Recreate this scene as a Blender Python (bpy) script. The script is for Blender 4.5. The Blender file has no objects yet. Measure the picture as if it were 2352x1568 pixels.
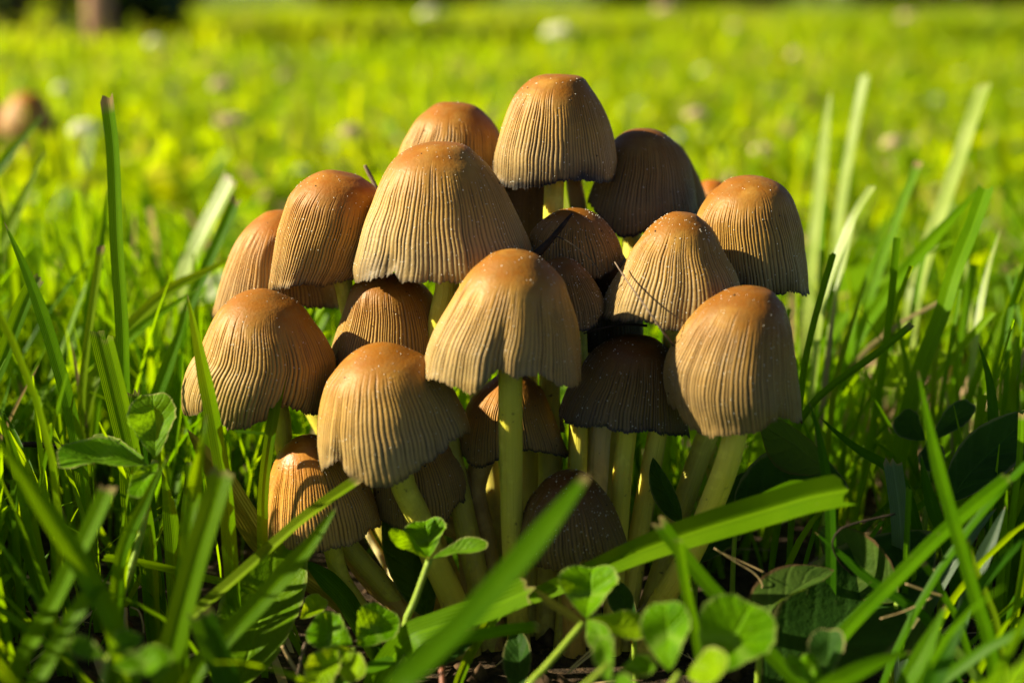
import bpy, math, random
import numpy as np

# ------------------------------------------------------------------ camera, sky, sun, exposure
CM = 0.01
sc = bpy.context.scene
W0, H0, KPX = 2352.0, 1568.0, 0.72 / 2352.0     # authoring grid: 36 mm film behind a 50 mm lens
CAM_H, PITCH, FOCUS = 13.4, math.radians(14.0), 29.4   # cm, rad, cm
cam_data = bpy.data.cameras.new('camera')
cam_data.lens = 50.0
cam_data.sensor_width = 36.0
cam_data.clip_start = 0.01
cam_data.clip_end = 200.0
cam_data.dof.use_dof = True
cam_data.dof.focus_distance = FOCUS * CM
cam_data.dof.aperture_fstop = 8.6
cam_data.dof.aperture_blades = 9
cam = bpy.data.objects.new('camera', cam_data)
sc.collection.objects.link(cam)
cam.location = (0, 0, CAM_H * CM)
cam.rotation_euler = (math.pi / 2 - PITCH, 0, 0)
sc.camera = cam

SUN_ELEV, SUN_AZ = math.radians(31.0), math.radians(-91.0)   # azimuth from +Y (view) towards +X; the sun stands to the left, a little behind the camera
sun_dir = np.array([math.sin(SUN_AZ) * math.cos(SUN_ELEV), math.cos(SUN_AZ) * math.cos(SUN_ELEV), math.sin(SUN_ELEV)])
world = bpy.data.worlds.new('World')
sc.world = world
world.use_nodes = True
wn = world.node_tree
wn.nodes.clear()
sky = wn.nodes.new('ShaderNodeTexSky')
sky.sky_type = 'NISHITA'
sky.sun_disc = False
sky.sun_elevation = SUN_ELEV
sky.sun_rotation = SUN_AZ
sky.air_density = 0.5
sky.dust_density = 0.4
sky.ozone_density = 0.6
bgn = wn.nodes.new('ShaderNodeBackground')
bgn.inputs['Strength'].default_value = 0.05
won = wn.nodes.new('ShaderNodeOutputWorld')
wn.links.new(sky.outputs[0], bgn.inputs[0])
wn.links.new(bgn.outputs[0], won.inputs[0])

sun_data = bpy.data.lights.new('sun', 'SUN')
sun_data.energy = 5.0
sun_data.angle = math.radians(0.53)
sun_data.color = (1.0, 0.91, 0.63)
sun = bpy.data.objects.new('sun', sun_data)
sc.collection.objects.link(sun)
from mathutils import Vector
sun.rotation_euler = Vector(-sun_dir).to_track_quat('-Z', 'Y').to_euler()
sun.location = tuple(sun_dir * 3)

sc.view_settings.view_transform = 'Standard'
sc.view_settings.look = 'None'
sc.view_settings.exposure = 1.4
sc.view_settings.gamma = 1.0
sc.view_settings.use_curve_mapping = False
sc.render.engine = 'CYCLES'
sc.cycles.use_denoising = True
sc.cycles.max_bounces = 8
sc.cycles.transmission_bounces = 6
sc.cycles.sample_clamp_indirect = 6.0

# ------------------------------------------------------------------ helpers (all lengths in cm until a mesh is made)
FWD = np.array([0, math.cos(PITCH), -math.sin(PITCH)])
UPV = np.array([0, math.sin(PITCH), math.cos(PITCH)])
XV = np.array([1.0, 0, 0])
CPOS = np.array([0, 0, CAM_H])


def P(x, y, d):
    """the point d cm along the view axis whose picture is (x, y) on the authoring grid"""
    return CPOS + d * FWD + (x - W0 / 2) * KPX * d * XV - (y - H0 / 2) * KPX * d * UPV


def proj(p):
    q = np.asarray(p) - CPOS
    d = q @ FWD
    return (q @ XV) / d / KPX + W0 / 2, -(q @ UPV) / d / KPX + H0 / 2, d


def ground_depth(y):
    """depth at which the level ground appears at picture height y"""
    return CAM_H / (math.sin(PITCH) + math.cos(PITCH) * (y - H0 / 2) * KPX)


def nrm(v):
    v = np.asarray(v, float)
    return v / (np.linalg.norm(v, axis=-1, keepdims=True) + 1e-12)


def make_mesh(name, verts, faces, uvs=None, attrs=None, smooth=True):
    """verts in cm; faces: int array (n,3) or (n,4), or a list of arrays"""
    me = bpy.data.meshes.new(name)
    verts = np.asarray(verts, np.float64) * CM
    fl = faces if isinstance(faces, list) else [faces]
    loops = np.concatenate([np.asarray(f, np.int32).ravel() for f in fl])
    tot = np.concatenate([np.full(len(f), np.asarray(f).shape[1], np.int32) for f in fl])
    start = np.concatenate([[0], np.cumsum(tot)[:-1]]).astype(np.int32)
    me.vertices.add(len(verts))
    me.vertices.foreach_set('co', verts.astype(np.float32).ravel())
    me.loops.add(len(loops))
    me.loops.foreach_set('vertex_index', loops)
    me.polygons.add(len(tot))
    me.polygons.foreach_set('loop_start', start)
    me.polygons.foreach_set('loop_total', tot)
    if smooth:
        me.polygons.foreach_set('use_smooth', np.ones(len(tot), bool))
    if uvs is not None:
        l = me.uv_layers.new(name='UVMap')
        l.data.foreach_set('uv', np.asarray(uvs, np.float32)[loops].ravel())
    for k, v in (attrs or {}).items():
        a = me.attributes.new(k, 'FLOAT', 'POINT')
        a.data.foreach_set('value', np.asarray(v, np.float32))
    me.update(calc_edges=True)
    return me


def obj(name, me, mat, parent=None, loc=None, label=None, cat=None, group=None, kind=None):
    o = bpy.data.objects.new(name, me)
    sc.collection.objects.link(o)
    if me is not None and mat is not None:
        me.materials.append(mat)
    if parent is not None:
        o.parent = parent
    if loc is not None:
        o.location = tuple(np.asarray(loc, float) * CM)
    for k, v in (('label', label), ('category', cat), ('group', group), ('kind', kind)):
        if v:
            o[k] = v
    return o


def grid_faces(n, m, wrap=False):
    """quads of an n x m vertex grid (row major); wrap joins the last column to the first"""
    i = np.arange(n - 1)[:, None]
    j = np.arange(m if wrap else m - 1)[None, :]
    j2 = (j + 1) % m
    return np.stack([i * m + j, i * m + j2, (i + 1) * m + j2, (i + 1) * m + j], -1).reshape(-1, 4)


def pchip(x, y):
    x = np.asarray(x, float)
    y = np.asarray(y, float)
    h = np.diff(x)
    dl = np.diff(y) / h
    m = np.zeros_like(x)
    m[0], m[-1] = dl[0], dl[-1]
    for i in range(1, len(x) - 1):
        if dl[i - 1] * dl[i] > 0:
            w1, w2 = 2 * h[i] + h[i - 1], h[i] + 2 * h[i - 1]
            m[i] = (w1 + w2) / (w1 / dl[i - 1] + w2 / dl[i])

    def f(q):
        q = np.asarray(q, float)
        i = np.clip(np.searchsorted(x, q) - 1, 0, len(h) - 1)
        t = (q - x[i]) / h[i]
        tc = np.clip(t, 0, 1)
        v = ((1 + 2 * tc) * (1 - tc) ** 2 * y[i] + tc * (1 - tc) ** 2 * h[i] * m[i]
             + tc ** 2 * (3 - 2 * tc) * y[i + 1] + tc ** 2 * (tc - 1) * h[i] * m[i + 1])
        return v + np.where(t > 1, (q - x[i + 1]) * m[i + 1] * 0.6, 0)
    return f


def curve3(pts, n):
    """smooth resampling of a polyline (Catmull-Rom by chord length)"""
    pts = np.asarray(pts, float)
    if len(pts) == 2:
        return pts[0] + (pts[1] - pts[0]) * np.linspace(0, 1, n)[:, None]
    s = np.concatenate([[0], np.cumsum(np.linalg.norm(np.diff(pts[:, :3], axis=0), axis=1))])
    m = np.zeros_like(pts)
    m[1:-1] = (pts[2:] - pts[:-2]) / (s[2:] - s[:-2])[:, None]
    m[0] = (pts[1] - pts[0]) / (s[1] - s[0])
    m[-1] = (pts[-1] - pts[-2]) / (s[-1] - s[-2])
    q = np.linspace(0, s[-1], n)
    i = np.clip(np.searchsorted(s, q) - 1, 0, len(s) - 2)
    h = (s[i + 1] - s[i])
    t = ((q - s[i]) / h)[:, None]
    h = h[:, None]
    return ((1 + 2 * t) * (1 - t) ** 2 * pts[i] + t * (1 - t) ** 2 * h * m[i]
            + t ** 2 * (3 - 2 * t) * pts[i + 1] + t ** 2 * (t - 1) * h * m[i + 1])


def smooth01(a, b, x):
    t = np.clip((x - a) / (b - a), 0, 1)
    return t * t * (3 - 2 * t)


def tube_mesh(name, path, radii, sides=12, rng=None, rough=0.0, flute=0.0):
    path = np.asarray(path, float)
    n = len(path)
    T = nrm(np.gradient(path, axis=0))
    ref = np.array([0.3, 1.0, 0.1])
    A = nrm(np.cross(T, ref))
    B = np.cross(T, A)
    th = np.linspace(0, 2 * math.pi, sides, endpoint=False)
    R = np.asarray(radii, float)[:, None] * np.ones((1, sides))
    if rough and rng is not None:
        ph = rng.uniform(0, 6.28, 4)
        R = R * (1 + rough * (np.sin(3 * th[None] + ph[0] + np.linspace(0, 3, n)[:, None]) * .5
                              + np.sin(np.linspace(0, 9, n)[:, None] + ph[1]) * .5 + np.sin(2 * th[None] + ph[2]) * .4))
    if flute:
        R = R * (1 + flute * np.cos(7 * th[None]))
    V = path[:, None] + R[..., None] * (np.cos(th)[None, :, None] * A[:, None] + np.sin(th)[None, :, None] * B[:, None])
    V = V.reshape(-1, 3)
    F = grid_faces(n, sides, True)
    c0, c1 = len(V), len(V) + 1
    V = np.vstack([V, path[0], path[-1]])
    j = np.arange(sides)
    t0 = np.stack([np.full(sides, c0), (j + 1) % sides, j], -1)
    t1 = np.stack([np.full(sides, c1), (n - 1) * sides + j, (n - 1) * sides + (j + 1) % sides], -1)
    uv = np.zeros((len(V), 2))
    uv[:n * sides, 0] = np.tile(np.arange(sides) / sides, n)
    uv[:n * sides, 1] = np.repeat(np.linspace(0, 1, n), sides)
    uv[c1] = (0, 1)
    return make_mesh(name, V, [F, t0, t1], uv, {'along': uv[:, 1]})


# ------------------------------------------------------------------ materials
class Mat:
    def __init__(s, name):
        s.m = bpy.data.materials.new(name)
        s.m.use_nodes = True
        s.t = s.m.node_tree
        s.t.nodes.clear()
        s.out = s.n('ShaderNodeOutputMaterial')

    def n(s, typ, **kw):
        nd = s.t.nodes.new(typ)
        for k, v in kw.items():
            setattr(nd, k, v)
        return nd

    def l(s, a, b):
        s.t.links.new(a, b)

    def set(s, sock, v):
        if isinstance(v, bpy.types.NodeSocket):
            s.l(v, sock)
        else:
            sock.default_value = v

    def attr(s, name):
        a = s.n('ShaderNodeAttribute')
        a.attribute_name = name
        return a.outputs['Fac']

    def noise(s, scale, detail=3.0, rough=0.55, vec=None, out='Fac'):
        nd = s.n('ShaderNodeTexNoise')
        nd.inputs['Scale'].default_value = scale
        nd.inputs['Detail'].default_value = detail
        nd.inputs['Roughness'].default_value = rough
        s.l(vec if vec is not None else s.coord(), nd.inputs['Vector'])
        return nd.outputs[out]

    def coord(s):
        return s.n('ShaderNodeTexCoord').outputs['Object']

    def math(s, op, a, b=0.0, c=0.0, clamp=False):
        nd = s.n('ShaderNodeMath', operation=op, use_clamp=clamp)
        s.set(nd.inputs[0], a)
        s.set(nd.inputs[1], b)
        s.set(nd.inputs[2], c)
        return nd.outputs[0]

    def ramp(s, fac, stops):
        nd = s.n('ShaderNodeValToRGB')
        els = nd.color_ramp.elements
        while len(els) < len(stops):
            els.new(0.5)
        for e, (p, c) in zip(els, stops):
            e.position = p
            e.color = (*c, 1) if len(c) == 3 else c
        s.l(fac, nd.inputs[0])
        return nd.outputs[0]

    def mix(s, fac, a, b, mode='MIX'):
        nd = s.n('ShaderNodeMix', data_type='RGBA', blend_type=mode)
        s.set(nd.inputs[0], fac)
        for sock, v in ((nd.inputs[6], a), (nd.inputs[7], b)):
            s.set(sock, (*v, 1) if isinstance(v, tuple) and len(v) == 3 else v)
        return nd.outputs[2]

    def bump(s, h, strength, dist):
        nd = s.n('ShaderNodeBump')
        nd.inputs['Strength'].default_value = strength
        nd.inputs['Distance'].default_value = dist
        s.l(h, nd.inputs['Height'])
        return nd.outputs[0]

    def bsdf(s, color, rough=0.5, spec=0.5, normal=None, sss=0.0, radius=(1, .4, .2), scale=0.002):
        b = s.n('ShaderNodeBsdfPrincipled')
        s.set(b.inputs['Base Color'], (*color, 1) if isinstance(color, tuple) else color)
        s.set(b.inputs['Roughness'], rough)
        b.inputs['Specular IOR Level'].default_value = spec
        if normal is not None:
            s.l(normal, b.inputs['Normal'])
        if sss:
            b.inputs['Subsurface Weight'].default_value = sss
            b.inputs['Subsurface Radius'].default_value = radius
            b.inputs['Subsurface Scale'].default_value = scale
        return b.outputs[0]

    def surf(s, sh):
        s.l(sh, s.out.inputs['Surface'])
        return s.m


def leaf_surface(M, col, tcol, rough=0.38, spec=0.5, normal=None, trans=0.5):
    b = M.bsdf(col, rough, spec, normal)
    tr = M.n('ShaderNodeBsdfTranslucent')
    M.set(tr.inputs[0], tcol)
    if normal is not None:
        M.l(normal, tr.inputs[1])
    mx = M.n('ShaderNodeMixShader')
    mx.inputs[0].default_value = trans
    M.l(b, mx.inputs[1])
    M.l(tr.outputs[0], mx.inputs[2])
    return M.surf(mx.outputs[0])


def mat_cap(name, apex, mid, low, edge, groove=0.55, wet=0.0, seed=0.0, mottle=0.25, smudge=0.6):
    M = Mat(name)
    t = M.attr('along')
    g = M.attr('groove')
    e = M.attr('rim')
    mp = M.n('ShaderNodeMapping')
    mp.inputs['Location'].default_value = (seed, seed * 1.7, seed * .3)
    M.l(M.coord(), mp.inputs['Vector'])
    v = mp.outputs[0]
    n1 = M.noise(120, 4, .6, v)
    n2 = M.noise(420, 3, .6, v)
    n3 = M.noise(1600, 2, .5, v)
    tt = M.math('ADD', t, M.math('MULTIPLY', M.math('SUBTRACT', n1, 0.5), 0.34))
    tt = M.math('SUBTRACT', tt, M.math('MULTIPLY', g, -0.05))
    base = M.ramp(tt, [(0.0, apex), (0.10, apex), (0.28, tuple(.5 * a + .5 * b for a, b in zip(apex, mid))), (0.48, mid), (0.85, low), (1.0, low)])
    base = M.mix(M.math('MULTIPLY', M.math('SUBTRACT', n2, .42), mottle * 4, clamp=True), base, tuple(c * .62 for c in low))
    base = M.mix(M.math('MULTIPLY', M.math('SUBTRACT', n1, .55), 2.2, clamp=True), base, tuple(min(1, c * 1.12) for c in mid))
    gcol = tuple(c * .10 + .006 for c in low)
    gf = M.math('MULTIPLY', M.math('POWER', g, 1.25), M.math('MULTIPLY', smoothnode(M, t, 0.10, 0.42), groove * 1.25), clamp=True)
    base = M.mix(gf, base, gcol)
    ef = M.math('MULTIPLY', e, M.math('ADD', 0.55, M.math('MULTIPLY', n2, 0.8)), clamp=True)
    base = M.mix(ef, base, edge)
    n4 = M.noise(55, 5, .65, v)
    sm = M.math('MULTIPLY', M.math('MULTIPLY', M.math('SUBTRACT', n4, .50), 5, clamp=True), smoothnode(M, t, 0.35, 1.0))
    base = M.mix(M.math('MULTIPLY', sm, smudge), base, (0.075, 0.055, 0.040))
    # pale powder
    pw = M.math('MULTIPLY', M.math('SUBTRACT', n3, .60), 4.0, clamp=True)
    base = M.mix(M.math('MULTIPLY', pw, 0.10), base, (0.72, 0.52, 0.26))
    h = M.math('ADD', M.math('MULTIPLY', n3, 0.6), M.math('MULTIPLY', n2, 0.6))
    bp = M.bump(h, 0.45, 0.0003)
    rough = M.math('SUBTRACT', 0.56 - wet * .2, M.math('MULTIPLY', n2, 0.12))
    return M.surf(M.bsdf(base, rough, 0.24, bp, sss=0.10, radius=(1, .40, .10), scale=0.0014))


def smoothnode(M, x, a, b):
    nd = M.n('ShaderNodeMapRange', interpolation_type='SMOOTHSTEP')
    M.l(x, nd.inputs['Value'])
    nd.inputs['From Min'].default_value = a
    nd.inputs['From Max'].default_value = b
    return nd.outputs[0]


def mat_stem(name, top, bot, seed=0.0):
    M = Mat(name)
    v = M.attr('along')
    uv = M.n('ShaderNodeUVMap').outputs[0]
    mp = M.n('ShaderNodeMapping')
    mp.inputs['Scale'].default_value = (46, 1.6, 1)
    mp.inputs['Location'].default_value = (seed, seed, 0)
    M.l(uv, mp.inputs['Vector'])
    fib = M.noise(1.0, 4, .6, mp.outputs[0])
    n1 = M.noise(160, 4, .6)
    n2 = M.noise(700, 2, .5)
    base = M.ramp(M.math('ADD', v, M.math('MULTIPLY', M.math('SUBTRACT', n1, .5), .4)), [(0.2, top), (0.95, bot)])
    base = M.mix(M.math('MULTIPLY', fib, 0.6), base, tuple(c * .5 for c in top))
    spot = M.math('MULTIPLY', M.math('SUBTRACT', n2, .70), 14, clamp=True)
    base = M.mix(M.math('MULTIPLY', spot, .7), base, (0.05, 0.03, 0.015))
    dirt = M.math('MULTIPLY', M.math('SUBTRACT', M.math('ADD', M.math('MULTIPLY', v, .55), n1), .93), 5, clamp=True)
    base = M.mix(M.math('MULTIPLY', dirt, .75), base, (0.10, 0.055, 0.022))
    base = M.mix(M.math('MULTIPLY', M.math('SUBTRACT', n1, .54), 5, clamp=True), base, tuple(min(1, c * 1.15 + .03) for c in top))
    bp = M.bump(M.math('ADD', fib, M.math('MULTIPLY', n1, .6)), 0.6, 0.0006)
    b = M.bsdf(base, 0.46, 0.3, bp, sss=0.35, radius=(1, .75, .22), scale=0.003)
    return M.surf(b)


def mat_blade(name, dark, light, trans, stripes=9.0, rough=0.36, dry=(0.30, 0.22, 0.085), tfac=0.5, seed=0.0, midrib=0.5, spec=0.05):
    """grass blade: u runs across, v along"""
    M = Mat(name)
    uv = M.n('ShaderNodeUVMap').outputs[0]
    sep = M.n('ShaderNodeSeparateXYZ')
    M.l(uv, sep.inputs[0])
    u, vv = sep.outputs[0], sep.outputs[1]
    n1 = M.noise(90 + seed, 3, .6)
    n2 = M.noise(900, 2, .5)
    w = M.math('SINE', M.math('MULTIPLY', u, stripes * 6.283))
    w = M.math('ADD', M.math('MULTIPLY', w, .5), .5)
    col = M.mix(M.math('MULTIPLY', M.math('SUBTRACT', n1, .25), 1.6, clamp=True), dark, light)
    col = M.mix(M.math('MULTIPLY', w, .32), col, tuple(c * .55 for c in dark))
    rib = M.math('SUBTRACT', 1.0, M.math('MULTIPLY', M.math('ABSOLUTE', M.math('SUBTRACT', u, .5)), 16), clamp=True)
    col = M.mix(M.math('MULTIPLY', rib, midrib), col, tuple(min(1, c * 1.6) for c in light))
    d = M.attr('dry')
    dn = M.math('MULTIPLY', M.math('SUBTRACT', M.math('ADD', d, M.math('MULTIPLY', n1, .5)), .45), 2.2, clamp=True)
    sp = M.math('MULTIPLY', M.math('SUBTRACT', n2, .72), 10, clamp=True)
    col = M.mix(M.math('MULTIPLY', sp, .5), col, dry)
    col = M.mix(dn, col, dry)
    tc = M.mix(dn, M.mix(M.math('MULTIPLY', w, .35), trans, tuple(c * .6 for c in trans)), tuple(c * .6 for c in dry))
    bp = M.bump(w, 0.35, 0.00012)
    return leaf_surface(M, col, tc, rough, spec, bp, tfac)


def mat_leaf(name, dark, light, trans, vein=None, tfac=0.45, rough=0.42, chevron=0.0, edge=(0.45, 0.36, 0.16), edgef=0.6, veins=7.0, spots=0.3):
    M = Mat(name)
    vein = vein or tuple(min(1, q * 1.55 + .004) for q in light)
    uv = M.n('ShaderNodeUVMap').outputs[0]
    sep = M.n('ShaderNodeSeparateXYZ')
    M.l(uv, sep.inputs[0])
    u, v = sep.outputs[0], sep.outputs[1]
    c = M.math('ABSOLUTE', M.math('SUBTRACT', u, .5))
    n1 = M.noise(140, 4, .6)
    n2 = M.noise(650, 3, .6)
    col = M.mix(M.math('MULTIPLY', M.math('SUBTRACT', n1, .3), 1.8, clamp=True), dark, light)
    # side veins sweep from the midrib towards the tip
    ph = M.math('MULTIPLY', M.math('SUBTRACT', v, M.math('MULTIPLY', c, .55)), veins * 6.283)
    vn = M.math('POWER', M.math('ADD', M.math('MULTIPLY', M.math('SINE', ph), .5), .5), 8.0)
    mid = M.math('SUBTRACT', 1.0, M.math('MULTIPLY', c, 26), clamp=True)
    vf = M.math('MAXIMUM', M.math('MULTIPLY', vn, .30), M.math('MULTIPLY', mid, .7))
    col = M.mix(vf, col, vein)
    tc = M.mix(vf, trans, tuple(min(1, q * .62) for q in trans))
    if chevron:
        cv = M.math('ABSOLUTE', M.math('SUBTRACT', M.math('ADD', v, M.math('MULTIPLY', c, .5)), .56))
        cf = M.math('MULTIPLY', M.math('SUBTRACT', 1.0, M.math('MULTIPLY', cv, 9), clamp=True), chevron)
        col = M.mix(cf, col, (0.26, 0.40, 0.06))
    sp = M.math('MULTIPLY', M.math('SUBTRACT', n2, .66), 9, clamp=True)
    col = M.mix(M.math('MULTIPLY', sp, spots), col, edge)
    ed = M.math('MULTIPLY', M.math('SUBTRACT', M.math('ADD', M.attr('rim'), M.math('MULTIPLY', n1, .5)), .95), 5, clamp=True)
    col = M.mix(M.math('MULTIPLY', ed, edgef), col, edge)
    bp = M.bump(M.math('ADD', M.math('MULTIPLY', n2, .9), M.math('ADD', vf, M.math('MULTIPLY', n1, .8))), 0.6, 0.0006)
    return leaf_surface(M, col, tc, rough, 0.04, bp, tfac)


def mat_lawn(name, tfac=0.5, near=False):
    M = Mat(name)
    r = M.attr('rnd')
    col = M.ramp(r, [(0.0, (0.035, 0.10, 0.0005)), (0.35, (0.095, 0.20, 0.0005)), (0.7, (0.18, 0.27, 0.0006)), (0.90, (0.26, 0.32, 0.001)), (0.93, (0.36, 0.27, 0.11)), (0.975, (0.46, 0.36, 0.19)), (0.98, (0.50, 0.56, 0.34)), (1.0, (0.62, 0.66, 0.46))])  # last two stops: pale colour painted as glints
    tc = M.ramp(r, [(0.0, (0.23, 0.42, 0.0005)), (0.35, (0.44, 0.62, 0.0005)), (0.7, (0.64, 0.76, 0.0006)), (0.90, (0.74, 0.76, 0.001)), (0.93, (0.30, 0.20, 0.07)), (0.975, (0.34, 0.25, 0.1)), (1.0, (0.4, 0.46, 0.2))])
    if near:
        gr = M.math('LESS_THAN', r, 0.92)
        col = M.mix(M.math('MULTIPLY', gr, .75), col, M.mix(r, (0.025, 0.09, 0.0005), (0.12, 0.26, 0.001)))
        tc = M.mix(M.math('MULTIPLY', gr, .75), tc, M.mix(r, (0.10, 0.28, 0.0005), (0.34, 0.56, 0.001)))
    return leaf_surface(M, col, tc, 0.42, 0.08, None, tfac)


def mat_simple(name, c1, c2, scale=200, rough=0.7, spec=0.3, bump=0.4, bd=0.0005):
    M = Mat(name)
    n = M.noise(scale, 5, .65)
    col = M.mix(M.math('MULTIPLY', M.math('SUBTRACT', n, .25), 2.0, clamp=True), c1, c2)
    return M.surf(M.bsdf(col, rough, spec, M.bump(n, bump, bd)))

# ------------------------------------------------------------------ the setting: soil, lawn, hedge, trunks
def value_noise(x, y, seed):
    r = np.random.default_rng(seed)
    out = np.zeros_like(x)
    for k in range(10):
        a = r.uniform(0, 6.283)
        f = r.uniform(.15, 1.5)
        out += np.sin((x * math.cos(a) + y * math.sin(a)) * f + r.uniform(0, 6.28)) / (1 + f)
    return out / 3.0


def ground_z(x, y):
    near = np.exp(-((np.asarray(y) - 30) / 60.0) ** 2)
    return value_noise(np.asarray(x, float) * 0.9, np.asarray(y, float) * 0.9, 3) * 0.28 * near - 0.15


def build_ground():
    M = Mat('soil')
    co = M.n('ShaderNodeTexCoord').outputs['Object']
    sep = M.n('ShaderNodeSeparateXYZ')
    M.l(co, sep.inputs[0])
    n1 = M.noise(60, 6, .65, co)
    n2 = M.noise(420, 5, .7, co)
    n3 = M.noise(9, 4, .6, co)
    soil = M.ramp(n2, [(0.25, (0.010, 0.007, 0.004)), (0.5, (0.040, 0.025, 0.013)), (0.72, (0.11, 0.065, 0.032)), (0.85, (0.22, 0.14, 0.075))])
    moss = M.ramp(n1, [(0.3, (0.05, 0.09, 0.002)), (0.6, (0.12, 0.17, 0.003)), (0.8, (0.19, 0.20, 0.008))])
    far = M.math('MULTIPLY', M.math('SUBTRACT', sep.outputs[1], 0.42), 3.0, clamp=True)
    f = M.math('MULTIPLY', far, M.math('MULTIPLY', M.math('SUBTRACT', M.math('ADD', n3, n1), .72), 4, clamp=True))
    col = M.mix(f, soil, moss)
    h = M.math('ADD', n2, n1)
    mat = M.surf(M.bsdf(col, 0.85, 0.2, M.bump(h, 0.9, 0.003)))
    # fine near the camera, coarse far away, one sheet
    ys = np.concatenate([np.linspace(-3000, -60, 8), np.linspace(-40, 90, 90), 90 * 1.12 ** np.arange(1, 40)])
    xs = np.concatenate([-60 * 1.25 ** np.arange(19, 0, -1), np.linspace(-60, 60, 90), 60 * 1.25 ** np.arange(1, 20)])
    X, Y = np.meshgrid(xs, ys)
    V = np.stack([X, Y, ground_z(X, Y)], -1).reshape(-1, 3)
    obj('ground', make_mesh('ground', V, grid_faces(len(ys), len(xs))), mat, kind='structure',
        label='dark crumbly soil and moss under the grass')


build_ground()


def blades_mesh(name, root, height, width, az, lean, curl, face, rnd, seg, across, cut, twist=None):
    """many grass blades as one mesh (vectorised); all cm"""
    n = len(height)
    t = np.linspace(0, 1, seg + 1)[None, :]
    ang = lean[:, None] + curl[:, None] * t                       # angle from vertical
    ds = height[:, None] / seg
    dh = np.sin(ang) * ds
    dz = np.cos(ang) * ds
    hx = np.concatenate([np.zeros((n, 1)), np.cumsum(dh[:, :-1], 1)], 1)
    hz = np.concatenate([np.zeros((n, 1)), np.cumsum(dz[:, :-1], 1)], 1)
    D = np.stack([np.cos(az), np.sin(az), 0 * az], -1)
    C = root[:, None] + hx[..., None] * D[:, None] + np.stack([0 * hz, 0 * hz, hz], -1)
    fa = face[:, None] + (twist[:, None] * t if twist is not None else 0 * t)
    S = np.stack([np.cos(fa), np.sin(fa), 0 * fa], -1)
    prof = np.minimum(1, 0.55 + 1.6 * t) * np.where(cut[:, None], 1.0, np.sqrt(np.clip(1.02 - t ** 3, 0, 1)))
    w = width[:, None] * 0.5 * prof
    us = np.linspace(-1, 1, across)
    T = np.stack([np.sin(ang)[..., None] * D[:, None] + np.cos(ang)[..., None] * np.array([0, 0, 1.0])], 0)[0]
    N = np.cross(T, S)
    V = np.stack([C + S * (u * w)[..., None] + N * (abs(u) * w * 0.35)[..., None] for u in us], 2)   # n, seg+1, across, 3
    per = (seg + 1) * across
    F = (grid_faces(seg + 1, across)[None] + (np.arange(n) * per)[:, None, None]).reshape(-1, 4)
    uv = np.zeros((n, seg + 1, across, 2))
    uv[..., 0] = np.linspace(0, 1, across)
    uv[..., 1] = t[..., None]
    R = np.repeat(rnd, per)
    dry = (cut[:, None, None] * smooth01(.86, 1.0, t)[..., None] * np.ones((1, 1, across))).ravel()
    return make_mesh(name, V.reshape(-1, 3), F, uv.reshape(-1, 2), {'rnd': R, 'dry': dry})


def leaflets(root, size, az, tilt, n_side=6):
    """flat round clover leaflets, one fan each"""
    n = len(size)
    th = np.linspace(0, 2 * math.pi, n_side, endpoint=False)
    A = np.stack([np.cos(az) * np.cos(tilt), np.sin(az) * np.cos(tilt), np.sin(tilt)], -1)
    B = np.stack([-np.sin(az), np.cos(az), 0 * az], -1)
    V = root[:, None] + size[:, None, None] * (np.cos(th)[None, :, None] * A[:, None] + np.sin(th)[None, :, None] * B[:, None] * .85)
    F = np.arange(n * n_side).reshape(n, n_side)
    return V.reshape(-1, 3), F


LAWN = mat_lawn('lawn_leaf', 0.52)
NEAR = mat_lawn('near_leaf', 0.5, True)


def clear_line(x):
    """highest picture row a loose blade near the clump may reach"""
    return np.interp(x, [-400, 0, 300, 420, 560, 760, 1000, 1500, 1850, 1960, 2080, 2352, 2700],
                     [600, 640, 800, 1010, 1290, 1430, 1480, 1500, 1330, 1010, 860, 700, 640])


def clear_line_behind(x):
    return np.interp(x, [-400, 0, 300, 500, 700, 1300, 1700, 1900, 2352, 2700], [420, 440, 420, 520, 560, 560, 560, 520, 380, 380])


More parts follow.
